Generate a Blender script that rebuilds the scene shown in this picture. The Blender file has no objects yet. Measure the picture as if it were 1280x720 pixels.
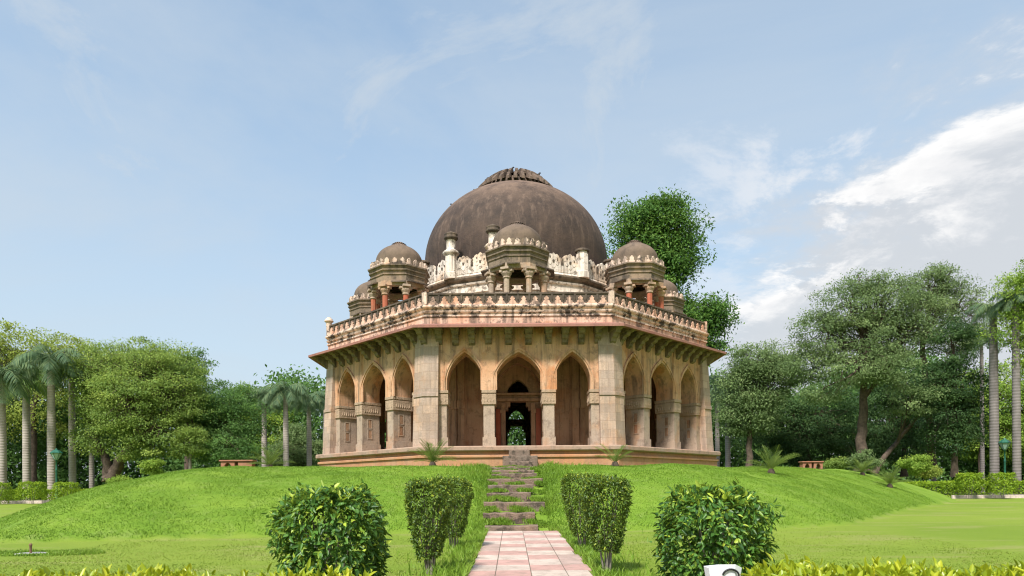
import bpy, bmesh, math, random
import numpy as np
from mathutils import Matrix, Vector
R = math.radians
PI = math.pi
rng = np.random.default_rng(7)
random.seed(7)
sc = bpy.context.scene
COL = sc.collection

# ------------------------------------------------------------------ camera, sky, sun, exposure
F = 853.0            # focal length in pixels of the 1280 px wide photograph
HZ = 612.0           # its horizon row
ROLL = 0.0079
EYE = 1.65
cam = bpy.data.cameras.new('camera')
cam.lens = 24.0; cam.sensor_width = 36.0
cam.shift_y = (HZ - 360.0) / 1280.0
cam.clip_start = 0.05; cam.clip_end = 3000
co = bpy.data.objects.new('camera', cam); COL.objects.link(co)
co.matrix_world = Matrix.Translation((0, 0, EYE)) @ Matrix.Rotation(R(90), 4, 'X') @ Matrix.Rotation(-ROLL, 4, 'Z')
sc.camera = co

SUN_EL, SUN_AZ = 52.0, 203.0      # azimuth clockwise from +Y (the way the camera looks)
w = bpy.data.worlds.new('World'); sc.world = w; w.use_nodes = True
nt = w.node_tree; N = nt.nodes; L = nt.links
for n in list(N): N.remove(n)
out = N.new('ShaderNodeOutputWorld'); bg = N.new('ShaderNodeBackground')
sky = N.new('ShaderNodeTexSky'); sky.sky_type = 'NISHITA'; sky.sun_disc = False
sky.sun_elevation = R(SUN_EL); sky.sun_rotation = R(SUN_AZ)
sky.air_density = 1.0; sky.dust_density = 1.0; sky.ozone_density = 1.5
bg.inputs['Strength'].default_value = 0.135
L.new(bg.outputs[0], out.inputs[0])
tc = N.new('ShaderNodeTexCoord'); sep = N.new('ShaderNodeSeparateXYZ'); L.new(tc.outputs['Generated'], sep.inputs[0])
def mth(op, a, b=None, clamp=False):
    n = N.new('ShaderNodeMath'); n.operation = op; n.use_clamp = clamp
    for i, v in enumerate((a, b)):
        if v is None: continue
        if isinstance(v, (int, float)): n.inputs[i].default_value = v
        else: L.new(v, n.inputs[i])
    return n.outputs[0]
zz = mth('ADD', mth('MAXIMUM', sep.outputs[2], 0.0), 0.22)
u = mth('DIVIDE', sep.outputs[0], zz); v = mth('DIVIDE', sep.outputs[1], zz)
cmb = N.new('ShaderNodeCombineXYZ'); L.new(u, cmb.inputs[0]); L.new(v, cmb.inputs[1]); cmb.inputs[2].default_value = 3.7
def wnoise(scale, detail, rough, dist, off=0.0):
    n = N.new('ShaderNodeTexNoise'); n.inputs['Scale'].default_value = scale; n.inputs['Detail'].default_value = detail
    n.inputs['Roughness'].default_value = rough; n.inputs['Distortion'].default_value = dist
    a = N.new('ShaderNodeVectorMath'); a.operation = 'ADD'; L.new(cmb.outputs[0], a.inputs[0]); a.inputs[1].default_value = (off, off * .7, off * .3)
    L.new(a.outputs[0], n.inputs['Vector']); return n.outputs['Fac']
def wramp(x, a, b, lo=0.0, hi=1.0, smooth=True):
    n = N.new('ShaderNodeMapRange'); n.interpolation_type = 'SMOOTHSTEP' if smooth else 'LINEAR'
    L.new(x, n.inputs[0]); n.inputs[1].default_value = a; n.inputs[2].default_value = b
    n.inputs[3].default_value = lo; n.inputs[4].default_value = hi; return n.outputs[0]
def wmix(f, a, b):
    n = N.new('ShaderNodeMix'); n.data_type = 'RGBA'
    L.new(f, n.inputs[0])
    for i, vv in ((6, a), (7, b)):
        if isinstance(vv, tuple): n.inputs[i].default_value = vv
        else: L.new(vv, n.inputs[i])
    return n.outputs[2]
# thin wisps, a milky low sky, and on the right a bank of bright cumulus over a grey veil
deg = 180 / PI
azm = mth('MULTIPLY', mth('ARCTAN2', sep.outputs[0], sep.outputs[1]), deg)
elv = mth('MULTIPLY', mth('ARCSINE', sep.outputs[2]), deg)
clear = N.new('ShaderNodeVectorMath'); clear.operation = 'MULTIPLY'; L.new(sky.outputs[0], clear.inputs[0]); clear.inputs[1].default_value = (.74, .98, .98)
broad = wramp(wnoise(.8, 7, .58, .7, 6.6), .36, .66)
wisp = mth('MULTIPLY', wramp(wnoise(1.9, 10, .64, .9, 1.2), .44, .70), .70)
low = wramp(elv, 2, 44, .95, .10, False)
col = wmix(mth('MULTIPLY', broad, .5), clear.outputs[0], (2.45, 2.80, 3.15, 1))
col = wmix(mth('MAXIMUM', wisp, low), col, (2.55, 2.82, 3.08, 1))
n1 = mth('MULTIPLY', mth('SUBTRACT', wnoise(1.7, 10, .62, .3, 4.3), .5), 40)
edge = mth('ADD', mth('ADD', mth('MULTIPLY', mth('SUBTRACT', azm, 22.0), .50), 17.0), n1)   # upper edge of the bank
below = mth('SUBTRACT', edge, elv)
inside = mth('MULTIPLY', wramp(below, -4.5, 4.5), wramp(azm, 5, 22))
col = wmix(mth('MULTIPLY', inside, .85), col, (2.72, 2.80, 2.92, 1))
brk = wramp(wnoise(3.4, 10, .66, .3, 2.2), .43, .53)
rim = mth('MULTIPLY', mth('MULTIPLY', wramp(below, -2.0, 1.5), wramp(below, 9.0, 1.5)), wramp(azm, 12, 20))
rim = mth('MULTIPLY', rim, brk)
col = wmix(mth('MULTIPLY', rim, .9), col, (4.3, 4.25, 4.2, 1))
puff = wramp(wnoise(3.2, 10, .64, .3, 9.1), .54, .68)
puff = mth('MULTIPLY', puff, mth('MULTIPLY', wramp(azm, 4, 26), wramp(elv, 10, 18)))
col = wmix(mth('MULTIPLY', puff, .7), col, (3.7, 3.7, 3.75, 1))
L.new(col, bg.inputs['Color'])

sd = bpy.data.lights.new('sun', 'SUN'); sd.energy = 3.5; sd.angle = R(8); sd.color = (1.0, .945, .885)
so = bpy.data.objects.new('sun', sd); COL.objects.link(so)
az, el = R(SUN_AZ), R(SUN_EL)
sdir = Vector((math.sin(az) * math.cos(el), math.cos(az) * math.cos(el), math.sin(el)))
so.rotation_euler = (-sdir).to_track_quat('-Z', 'Y').to_euler()
sc.view_settings.view_transform = 'Standard'; sc.view_settings.look = 'None'
sc.view_settings.exposure = 0.89; sc.view_settings.gamma = 1.0
sc.view_settings.use_curve_mapping = False
sc.cycles.pixel_filter_type = 'BLACKMAN_HARRIS'; sc.cycles.filter_width = 1.15
sc.cycles.max_bounces = 8; sc.cycles.transparent_max_bounces = 8

# ------------------------------------------------------------------ helpers
def UN(px, py):                         # take the camera's roll out of a pixel
    return px - ROLL * (py - HZ), py + ROLL * (px - 640)
def X(px, d, py=HZ): return (UN(px, py)[0] - 640) / F * d
def Z(px, py, d): return EYE + (HZ - UN(px, py)[1]) / F * d

def hashn(ix, iy, s):
    h = (ix.astype(np.int64) * 374761393 + iy.astype(np.int64) * 668265263 + s * 974711) & 0xffffffff
    h = ((h ^ (h >> 13)) * 1274126177) & 0xffffffff
    return ((h ^ (h >> 16)) & 0xffff) / 65535.0
def vnoise(x, y, s=0):
    ix, iy = np.floor(x), np.floor(y); fx, fy = x - ix, y - iy
    fx = fx * fx * (3 - 2 * fx); fy = fy * fy * (3 - 2 * fy)
    a, b = hashn(ix, iy, s), hashn(ix + 1, iy, s); c, d = hashn(ix, iy + 1, s), hashn(ix + 1, iy + 1, s)
    return (a * (1 - fx) + b * fx) * (1 - fy) + (c * (1 - fx) + d * fx) * fy - .5

class MB:
    def __init__(s): s.v = []; s.f = []; s.m = []; s.sm = []
    def add(s, verts, faces, mi=0, smooth=False):
        o = len(s.v); s.v.extend(tuple(p) for p in verts)
        for f in faces: s.f.append(tuple(i + o for i in f)); s.m.append(mi); s.sm.append(smooth)
    def box(s, x0, x1, y0, y1, z0, z1, mi=0):
        s.add([(x0,y0,z0),(x1,y0,z0),(x1,y1,z0),(x0,y1,z0),(x0,y0,z1),(x1,y0,z1),(x1,y1,z1),(x0,y1,z1)],
              [(0,3,2,1),(4,5,6,7),(0,1,5,4),(1,2,6,5),(2,3,7,6),(3,0,4,7)], mi)
    def lathe(s, prof, n, off=0.0, mi=0, smooth=True, apothem=False, mod=None, c=(0, 0), close=True):
        k = 1 / math.cos(PI / n) if apothem else 1
        vs = []; fs = []
        for i, (r, z) in enumerate(prof):
            for j in range(n):
                a = off + 2 * PI * j / n
                rr = r * k * (mod(i, j) if mod else 1)
                vs.append((c[0] + rr * math.sin(a), c[1] - rr * math.cos(a), z))
        for i in range(len(prof) - 1):
            for j in range(n):
                j2 = (j + 1) % n
                fs.append((i*n+j, i*n+j2, (i+1)*n+j2, (i+1)*n+j))
        s.add(vs, fs, mi, smooth)
        if close:
            s.add([vs[j] for j in range(n)], [tuple(range(n - 1, -1, -1))], mi)
            s.add([vs[(len(prof)-1)*n + j] for j in range(n)], [tuple(range(n))], mi)
    def tube(s, pts, rads, n=8, mi=0):
        vs = []; fs = []
        pts = [Vector(p) for p in pts]
        for i, p in enumerate(pts):
            t = (pts[min(i + 1, len(pts) - 1)] - pts[max(i - 1, 0)])
            if t.length < 1e-6: t = Vector((0, 0, 1))
            t.normalize()
            a = t.cross(Vector((0, 1, 0)) if abs(t.y) < .9 else Vector((1, 0, 0))).normalized(); b = t.cross(a)
            for j in range(n):
                an = 2 * PI * j / n
                vs.append(p + (a * math.cos(an) + b * math.sin(an)) * rads[i])
        for i in range(len(pts) - 1):
            for j in range(n):
                j2 = (j + 1) % n
                fs.append((i*n+j, i*n+j2, (i+1)*n+j2, (i+1)*n+j))
        s.add(vs, fs, mi, True)
        s.add(vs[-n:], [tuple(range(n))], mi); s.add(vs[:n], [tuple(range(n - 1, -1, -1))], mi)
    def prism(s, poly, y0, y1, mi=0):            # outline in (x,z), extruded along y
        n = len(poly)
        s.add([(x, y0, z) for x, z in poly] + [(x, y1, z) for x, z in poly],
              [tuple(range(n)), tuple(range(2*n-1, n-1, -1))] + [(i, i+n, (i+1)%n+n, (i+1)%n) for i in range(n)], mi)
    def prism_x(s, poly, x0, x1, mi=0):          # outline in (y,z), extruded along x
        n = len(poly)
        s.add([(x0, y, z) for y, z in poly] + [(x1, y, z) for y, z in poly],
              [tuple(range(n-1, -1, -1)), tuple(range(n, 2*n))] + [(i, (i+1)%n, (i+1)%n+n, i+n) for i in range(n)], mi)
    def build(s, name, mats, parent=None, bevel=0.0):
        me = bpy.data.meshes.new(name); me.from_pydata(s.v, [], s.f)
        for m in (mats if isinstance(mats, (list, tuple)) else [mats]): me.materials.append(m)
        me.polygons.foreach_set('material_index', s.m); me.polygons.foreach_set('use_smooth', s.sm)
        me.update()
        bm = bmesh.new(); bm.from_mesh(me); bmesh.ops.recalc_face_normals(bm, faces=bm.faces); bm.to_mesh(me); bm.free()
        o = bpy.data.objects.new(name, me); COL.objects.link(o); o.parent = parent
        if bevel:
            b = o.modifiers.new('bevel', 'BEVEL'); b.width = bevel; b.segments = 2; b.limit_method = 'ANGLE'; b.angle_limit = R(35)
        return o

def np_mesh(name, V, nper, mat, parent=None, attr=None, smooth=False, faces_per=None):
    """V: (count, nper, 3): every item uses the local faces faces_per."""
    cnt = V.shape[0]; me = bpy.data.meshes.new(name)
    faces_per = np.array(faces_per); nf, k = faces_per.shape
    idx = (faces_per[None] + (np.arange(cnt) * nper)[:, None, None]).reshape(-1)
    me.vertices.add(cnt * nper); me.vertices.foreach_set('co', V.reshape(-1).astype(np.float32))
    me.loops.add(len(idx)); me.loops.foreach_set('vertex_index', idx.astype(np.int32))
    me.polygons.add(cnt * nf)
    me.polygons.foreach_set('loop_start', (np.arange(cnt * nf) * k).astype(np.int32))
    me.polygons.foreach_set('loop_total', np.full(cnt * nf, k, np.int32))
    if smooth: me.polygons.foreach_set('use_smooth', np.ones(cnt * nf, bool))
    me.update(calc_edges=True)
    if attr is not None:
        a = me.attributes.new('rnd', 'FLOAT', 'FACE'); a.data.foreach_set('value', np.repeat(attr, nf).astype(np.float32))
    me.materials.append(mat)
    o = bpy.data.objects.new(name, me); COL.objects.link(o); o.parent = parent
    return o

def tag(o, label=None, cat=None, group=None, kind=None):
    for k, vv in (('label', label), ('category', cat), ('group', group), ('kind', kind)):
        if vv: o[k] = vv
    return o
def empty(name, loc=(0, 0, 0), rz=0.0):
    o = bpy.data.objects.new(name, None); COL.objects.link(o); o.location = loc; o.rotation_euler.z = rz
    o.empty_display_size = .2
    return o
def copy_tree(o, parent=None):
    c = o.copy(); COL.objects.link(c); c.parent = parent
    for ch in list(o.children): copy_tree(ch, c)
    return c
def copy_part(o, rz=None, loc=None):
    c = copy_tree(o, o.parent)
    if rz is not None: c.rotation_euler.z = rz
    if loc is not None: c.location = loc
    return c

# ------------------------------------------------------------------ materials
class NT:
    def __init__(s, name):
        s.m = bpy.data.materials.new(name); s.m.use_nodes = True; s.t = s.m.node_tree
        s.p = s.t.nodes['Principled BSDF']; s.out = s.t.nodes['Material Output']
    def n(s, ty, **kw):
        o = s.t.nodes.new(ty)
        for k, vv in kw.items(): setattr(o, k, vv)
        return o
    def put(s, sock, val):
        if isinstance(val, bpy.types.NodeSocket): s.t.links.new(val, sock)
        else: sock.default_value = val
    def pos(s): return s.n('ShaderNodeNewGeometry').outputs['Position']
    def obj(s): return s.n('ShaderNodeTexCoord').outputs['Object']
    def scale(s, vec, xyz):
        o = s.n('ShaderNodeVectorMath', operation='MULTIPLY'); s.put(o.inputs[0], vec); o.inputs[1].default_value = xyz; return o.outputs[0]
    def noise(s, vec, sca, det=5, rough=.55, dist=0.0):
        o = s.n('ShaderNodeTexNoise'); s.put(o.inputs['Vector'], vec)
        o.inputs['Scale'].default_value = sca; o.inputs['Detail'].default_value = det; o.inputs['Roughness'].default_value = rough; o.inputs['Distortion'].default_value = dist
        return o.outputs['Fac']
    def rng(s, x, a, b, lo=0.0, hi=1.0):
        o = s.n('ShaderNodeMapRange'); s.put(o.inputs[0], x)
        for i, vv in enumerate((a, b, lo, hi)): o.inputs[i + 1].default_value = vv
        return o.outputs[0]
    def math(s, op, a, b=0.0):
        o = s.n('ShaderNodeMath', operation=op); s.put(o.inputs[0], a); s.put(o.inputs[1], b); return o.outputs[0]
    def mix(s, f, a, b, mode='MIX'):
        o = s.n('ShaderNodeMix', data_type='RGBA', blend_type=mode); s.put(o.inputs[0], f)
        for i, c in ((6, a), (7, b)):
            if isinstance(c, tuple) and len(c) == 3: c = c + (1,)
            s.put(o.inputs[i], c)
        return o.outputs[2]
    def bump(s, h, dist=.02, strength=.6):
        o = s.n('ShaderNodeBump'); s.put(o.inputs['Height'], h); o.inputs['Distance'].default_value = dist; o.inputs['Strength'].default_value = strength
        s.t.links.new(o.outputs[0], s.p.inputs['Normal'])
    def fin(s, col, rough=.85, spec=.3):
        s.put(s.p.inputs['Base Color'], col); s.put(s.p.inputs['Roughness'], rough); s.p.inputs['Specular IOR Level'].default_value = spec
        return s.m

def stone(name, base, alt, patch, dark, streak=.5, lich=.4, sep_=.12, bmp=.02, blocks=None):
    """Weathered stone: two tones, coloured patches, vertical rain streaks and black lichen."""
    t = NT(name); p = t.pos()
    c = t.mix(t.rng(t.noise(p, .9, 6, .6), .35, .65), base, alt)
    c = t.mix(t.rng(t.noise(t.scale(p, (1, 1, .8)), .55, 7, .62, .3), .54, .62, 0, .75), c, patch)
    if blocks:
        o = t.obj(); sp = t.n('ShaderNodeSeparateXYZ'); t.put(sp.inputs[0], o)
        cb = t.n('ShaderNodeCombineXYZ'); t.put(cb.inputs[0], sp.outputs[0]); t.put(cb.inputs[1], sp.outputs[2])
        b = t.n('ShaderNodeTexBrick'); t.put(b.inputs['Vector'], cb.outputs[0])
        b.inputs['Scale'].default_value = 1.0; b.inputs['Mortar Size'].default_value = .012; b.inputs['Mortar Smooth'].default_value = .4
        b.inputs['Brick Width'].default_value = blocks[0]; b.inputs['Row Height'].default_value = blocks[1]; b.offset = .43
        b.inputs['Color1'].default_value = (.72, .72, .74, 1); b.inputs['Color2'].default_value = (1.12, 1.06, 1.0, 1); b.inputs['Mortar'].default_value = (.62, .55, .5, 1)
        c = t.mix(.85, c, b.outputs['Color'], 'MULTIPLY')
    st = t.noise(t.scale(p, (2.6, 2.6, .22)), 1.4, 6, .62)
    c = t.mix(t.rng(st, .50, .66, 0, streak), c, dark)
    li = t.noise(p, 2.3, 9, .72)
    c = t.mix(t.rng(li, .57 - .08 * lich, .64 - .06 * lich, 0, lich), c, dark)
    st2 = t.noise(t.scale(p, (7, 7, .35)), 1.3, 5, .65)
    c = t.mix(t.math('MULTIPLY', t.rng(st2, .54, .68, 0, streak*.8), t.rng(t.noise(p, .7, 4, .5), .42, .58)), c, dark)
    sp2 = t.noise(p, 28, 4, .7)
    c = t.mix(t.rng(sp2, .35, .7, sep_, 0), c, dark)
    h = t.math('ADD', t.noise(p, 9, 8, .65), t.math('MULTIPLY', t.noise(p, 45, 3, .6), .35))
    t.bump(h, bmp, .8)
    return t.fin(c, .9, .2)

M = {}
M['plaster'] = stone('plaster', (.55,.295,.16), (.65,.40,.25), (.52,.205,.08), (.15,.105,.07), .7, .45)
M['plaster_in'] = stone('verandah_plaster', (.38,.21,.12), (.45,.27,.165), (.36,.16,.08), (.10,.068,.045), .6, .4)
M['block'] = stone('ashlar', (.48,.34,.25), (.56,.425,.34), (.52,.31,.185), (.22,.175,.14), .45, .4, .3, .03, (.62, .42))
M['pale'] = stone('pale_stone', (.50,.37,.265), (.44,.345,.27), (.50,.29,.165), (.20,.15,.115), .3, .6, .45)
M['carved'] = stone('carved_band', (.44,.31,.21), (.50,.36,.25), (.45,.27,.16), (.19,.14,.10), .4, .4, .35, .05)
M['red'] = stone('red_sandstone', (.40,.105,.055), (.45,.14,.08), (.38,.16,.09), (.12,.06,.045), .25, .2)
M['plinth'] = stone('plinth_stone', (.50,.24,.12), (.46,.27,.16), (.42,.20,.11), (.20,.12,.085), .3, .35)
M['slab'] = stone('floor_slab', (.42,.27,.19), (.38,.28,.21), (.44,.24,.15), (.15,.11,.09), .2, .5, .3)
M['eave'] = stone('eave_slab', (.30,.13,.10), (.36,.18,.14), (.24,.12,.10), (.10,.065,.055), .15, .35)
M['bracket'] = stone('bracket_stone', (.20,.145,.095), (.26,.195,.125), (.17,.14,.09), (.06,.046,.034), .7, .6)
M['frieze'] = stone('frieze_plaster', (.66,.395,.28), (.72,.49,.38), (.62,.29,.17), (.11,.08,.065), .8, .8)
M['mould'] = stone('moulding_plaster', (.74,.545,.43), (.68,.52,.42), (.66,.39,.25), (.075,.058,.048), .8, 1.0)
M['soot_and_shade'] = stone('sooty_stone_and_shade', (.095,.075,.058), (.14,.105,.078), (.20,.145,.10), (.035,.028,.024), .5, .6)  # dark stained stone; also colours the shade in the drum frieze holes
M['drumwhite'] = stone('white_plaster', (.80,.71,.61), (.74,.63,.52), (.66,.47,.32), (.09,.07,.055), .6, .75)
M['chatband'] = stone('kiosk_band', (.17,.13,.092), (.24,.18,.13), (.36,.25,.17), (.05,.042,.035), .5, .6)
M['benchred'] = stone('bench_stone', (.34,.135,.08), (.38,.19,.12), (.36,.17,.10), (.13,.08,.06), .2, .4)
M['stair'] = stone('stair_stone', (.29,.195,.14), (.23,.175,.135), (.32,.21,.135), (.075,.06,.045), .3, .9, .4, .06)
def dome_mat():
    t = NT('dome_render'); p = t.pos()
    c = t.mix(t.rng(t.noise(p, .8, 8, .66), .38, .62), (.046,.032,.026), (.085,.056,.042))
    st = t.noise(t.scale(p, (1.0, 1.0, .10)), 3.4, 8, .70)
    c = t.mix(t.rng(st, .50, .72, 0, .6), c, (.20,.135,.10))
    c = t.mix(t.rng(t.noise(t.scale(p, (1, 1, .2)), 3.2, 6, .7), .56, .75, 0, .55), c, (.05,.038,.032))
    sp = t.n('ShaderNodeSeparateXYZ'); t.put(sp.inputs[0], p)
    top_tone = t.math('MULTIPLY', t.rng(sp.outputs[2], 18.6, 21.0), t.rng(t.noise(p, 1.3, 7, .65), .3, .62))  # paler and warmer towards the top, broken up by noise
    c = t.mix(t.math('MULTIPLY', top_tone, .9), c, (.25,.165,.115))
    h = t.noise(p, 6, 9, .7); t.bump(h, .05, .6)
    return t.fin(c, .82, .3)
M['dome'] = dome_mat()
def flat(name, c, rough=.6, metal=0.0, var=.25, nsc=6):
    t = NT(name); p = t.pos()
    cc = t.mix(t.rng(t.noise(p, nsc, 6, .6), .3, .7), tuple(x * (1 - var) for x in c), tuple(min(1, x * (1 + var)) for x in c))
    t.p.inputs['Metallic'].default_value = metal
    t.bump(t.noise(p, nsc * 6, 4, .6), .004, .4)
    return t.fin(cc, rough, .4)
M['black'] = flat('dark_recess', (.02,.016,.013), .95)
M['bark'] = flat('bark', (.095,.068,.05), .95, 0, .5, 3)
M['bark_grey'] = flat('grey_bark', (.22,.19,.16), .95, 0, .4, 3)
M['iron_green'] = flat('green_painted_iron', (.02,.11,.07), .45)
M['lamp_glass'] = flat('lantern_glass', (.30,.42,.36), .2)
M['kerbw'] = flat('kerb_paint', (.55,.45,.40), .8)
M['white_metal'] = flat('white_painted_metal', (.72,.73,.75), .4, 0, .06)
M['black_metal'] = flat('black_rubber', (.012,.012,.012), .5)
M['concrete'] = flat('concrete', (.34,.34,.31), .9, 0, .4, 4)
M['rust'] = flat('rusty_pipe', (.20,.12,.07), .8)
M['bird'] = flat('pigeon_feathers', (.035,.035,.042), .7)
M['birdw'] = flat('white_feathers', (.6,.58,.55), .7)
M['tilep'] = None

def palm_bark(name, c0, c1):
    t = NT(name); p = t.pos(); sp = t.n('ShaderNodeSeparateXYZ'); t.put(sp.inputs[0], p)
    ring = t.math('SINE', t.math('ADD', t.math('MULTIPLY', sp.outputs[2], 26.0), t.math('MULTIPLY', t.noise(p, 1.5), 4.0)))
    c = t.mix(t.rng(t.noise(t.scale(p, (1, 1, .3)), 2.5, 6, .6), .3, .7), c0, c1)
    c = t.mix(t.rng(ring, .6, 1, 0, .35), c, (.13,.11,.095))
    t.bump(ring, .02, .4)
    return t.fin(c, .9, .2)
M['palmbark'] = palm_bark('palm_bark', (.31,.265,.235), (.44,.385,.34))
M['palmbark_d'] = palm_bark('dark_palm_bark', (.15,.13,.125), (.23,.20,.19))

def leafmat(name, c0, c1, c2, rough=.6, trans=.38, spec=.18):
    """Leaf colour varies leaf by leaf (attribute rnd); thin blades let some light through."""
    t = NT(name)
    a = t.n('ShaderNodeAttribute', attribute_name='rnd').outputs['Fac']
    c = t.mix(t.rng(a, 0, .55), c0, c1); c = t.mix(t.rng(a, .6, 1), c, c2)
    t.fin(c, rough, spec)
    tr = t.n('ShaderNodeBsdfTranslucent')
    t.put(tr.inputs[0], t.mix(.5, c, c2))
    mx = t.n('ShaderNodeMixShader'); mx.inputs[0].default_value = trans
    t.t.links.new(t.p.outputs[0], mx.inputs[1]); t.t.links.new(tr.outputs[0], mx.inputs[2]); t.t.links.new(mx.outputs[0], t.out.inputs[0])
    return t.m
M['leaf_mid'] = leafmat('leaf_mid', (0.118,0.193,0.044), (0.206,0.304,0.062), (0.372,0.456,0.097))
M['leaf_yel'] = leafmat('leaf_yellowish', (0.156,0.228,0.042), (0.264,0.336,0.060), (0.396,0.444,0.084))
M['leaf_dark'] = leafmat('leaf_dark', (0.035,0.082,0.031), (0.068,0.133,0.043), (0.116,0.195,0.058))
M['leaf_deep'] = leafmat('leaf_deep', (0.056,0.124,0.036), (0.100,0.200,0.048), (0.181,0.311,0.071))
M['leaf_olive'] = leafmat('leaf_olive', (.105,.165,.060), (.17,.25,.09), (.28,.36,.14))
M['leaf_light'] = leafmat('leaf_light', (0.139,0.244,0.035), (0.244,0.365,0.052), (0.383,0.504,0.086))
M['leaf_rich'] = leafmat('leaf_rich', (0.051,0.131,0.027), (0.094,0.197,0.037), (0.197,0.318,0.061))
M['leaf_palm'] = leafmat('leaf_palm', (0.072,0.138,0.072), (0.126,0.204,0.102), (0.228,0.300,0.132))
M['leaf_palm_y'] = leafmat('leaf_palm_young', (0.087,0.174,0.043), (0.145,0.246,0.058), (0.232,0.319,0.072))
M['leaf_cycad'] = leafmat('leaf_cycad', (0.087,0.145,0.029), (0.145,0.217,0.043), (0.261,0.319,0.072))
M['leaf_ficus'] = leafmat('leaf_ficus', (.028,.085,.018), (.095,.22,.035), (.42,.52,.06), .42, .3, .35)
M['leaf_topiary'] = leafmat('leaf_topiary', (.05,.105,.016), (.12,.20,.026), (.40,.46,.05), .42, .3, .35)
M['leaf_gold'] = leafmat('leaf_gold', (0.160,0.240,0.015), (0.320,0.400,0.020), (0.550,0.560,0.030), .35, .35, .5)
M['leaf_hedge'] = leafmat('leaf_hedge', (0.145,0.246,0.022), (0.261,0.392,0.029), (0.464,0.536,0.043), .4, .3)
M['grass'] = leafmat('grass_blade', (.115,.225,.018), (.18,.30,.028), (.31,.40,.07), .5, .3, .3)

def lawn_mat():
    t = NT('lawn_turf'); p = t.pos()
    m = t.n('ShaderNodeAttribute', attribute_name='mound').outputs['Fac']
    big = t.noise(p, .16, 6, .6)
    lawn = t.mix(t.rng(big, .35, .65), (.185,.270,.030), (.24,.315,.042))
    lawn = t.mix(t.rng(t.noise(t.scale(p, (.5, 1.6, 1)), .45, 7, .65), .52, .68, 0, .7), lawn, (.33,.31,.12))
    md = t.mix(t.rng(t.noise(t.scale(p, (.5, 1.2, 1)), .6, 8, .68), .36, .64), (.13,.235,.022), (.20,.305,.034))
    md = t.mix(t.rng(t.noise(p, 1.7, 7, .7), .52, .70, 0, .6), md, (.25,.31,.085))
    c = t.mix(m, lawn, md)
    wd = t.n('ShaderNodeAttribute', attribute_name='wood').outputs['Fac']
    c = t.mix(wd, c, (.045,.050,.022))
    fine = t.noise(p, 26, 6, .75)
    c = t.mix(t.rng(fine, .3, .62, .5, 0), c, t.mix(.6, c, (.02,.05,.005)))
    h = t.math('ADD', t.noise(p, 3.2, 8, .75), t.math('MULTIPLY', t.noise(p, 30, 5, .7), .5))
    t.bump(h, .10, .7)
    return t.fin(c, .9, .15)
M['lawn'] = lawn_mat()

# ------------------------------------------------------------------ the lie of the land
POLY = np.array([(-15.4,20.6),(-8,22.4),(0,23.7),(4,23.6),(8.5,23.3),(12.6,25.6),(16.4,30.2),(22,37.5),(30,46),(33.5,56),(31,72),(12,82),(-12,80),(-24,70),(-27.5,54),(-25,36),(-20,25)], float)
def inside_dist(x, y):
    x = np.asarray(x, float); y = np.asarray(y, float)
    d2 = np.full(x.shape, 1e9); ins = np.zeros(x.shape, bool); n = len(POLY)
    for i in range(n):
        ax, ay = POLY[i]; bx, by = POLY[(i + 1) % n]
        ex, ey = bx - ax, by - ay
        t = np.clip(((x - ax) * ex + (y - ay) * ey) / (ex * ex + ey * ey), 0, 1)
        d2 = np.minimum(d2, (x - ax - t * ex) ** 2 + (y - ay - t * ey) ** 2)
        c = ((ay > y) != (by > y))
        xi = ax + (y - ay) * ex / (ey if abs(ey) > 1e-9 else 1e-9)
        ins ^= c & (x < xi)
    d = np.sqrt(d2); return np.where(ins, d, -d)
def base_z(y): return .018 * (np.clip(y, -8, 60) - 12.9)
def gz(x, y, lumps=True):
    x = np.asarray(x, float); y = np.asarray(y, float)
    b = base_z(y); d = inside_dist(x, y)
    wid = 8.2 + np.clip(-x - 6, 0, 8) * .25
    s = np.clip(d / wid, 0, 1); p = 1 - (1 - s) ** 1.75
    z = b + (2.64 + .25 * np.clip((np.abs(x) - 11) / 6, 0, 1) - b) * p
    if lumps:
        z = z - .26 * np.clip(1 - np.abs(x - .2) / 1.5, 0, .35) / .35 * np.clip((y - 23.4) / .4, 0, 1) * np.clip((33 - y) / .6, 0, 1)
        z = z + np.where(d > 0, np.clip(d, 0, 1) * (vnoise(x * .55, y * .55, 3) * .14 + vnoise(x * 1.7, y * 1.7, 5) * .05), vnoise(x * .3, y * .3, 9) * .03)
        z = z + np.where((d > 0), .09 * np.clip(d / .15, 0, 1), 0)
    return z
def gz1(x, y): return float(gz(np.array([x]), np.array([y]))[0])

def axis(a, b, step, far):
    core = np.arange(a, b + 1e-6, step); o = []; s = step; p = b
    while p < far: s *= 1.35; p += s; o.append(p)
    i = []; s = step; p = a
    while p > -far: s *= 1.35; p -= s; i.append(p)
    return np.array(i[::-1] + list(core) + o)
gx = axis(-38, 38, .33, 900); gy = axis(2, 62, .30, 900)
XX, YY = np.meshgrid(gx, gy); ZZ = gz(XX, YY)
ii = np.arange(XX.size).reshape(XX.shape)
quads = np.stack([ii[:-1, :-1], ii[:-1, 1:], ii[1:, 1:], ii[1:, :-1]], -1).reshape(-1, 4)
me = bpy.data.meshes.new('lawn'); me.from_pydata(np.stack([XX, YY, ZZ], -1).reshape(-1, 3).tolist(), [], quads.tolist())
me.polygons.foreach_set('use_smooth', np.ones(len(quads), bool))
at_ = me.attributes.new('mound', 'FLOAT', 'POINT'); at_.data.foreach_set('value', np.clip(inside_dist(XX, YY) / .12 + .5, 0, 1).reshape(-1).astype(np.float32))
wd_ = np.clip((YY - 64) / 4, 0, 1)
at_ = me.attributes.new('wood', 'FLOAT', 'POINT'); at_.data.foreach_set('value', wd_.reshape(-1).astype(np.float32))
me.materials.append(M['lawn'])
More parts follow.
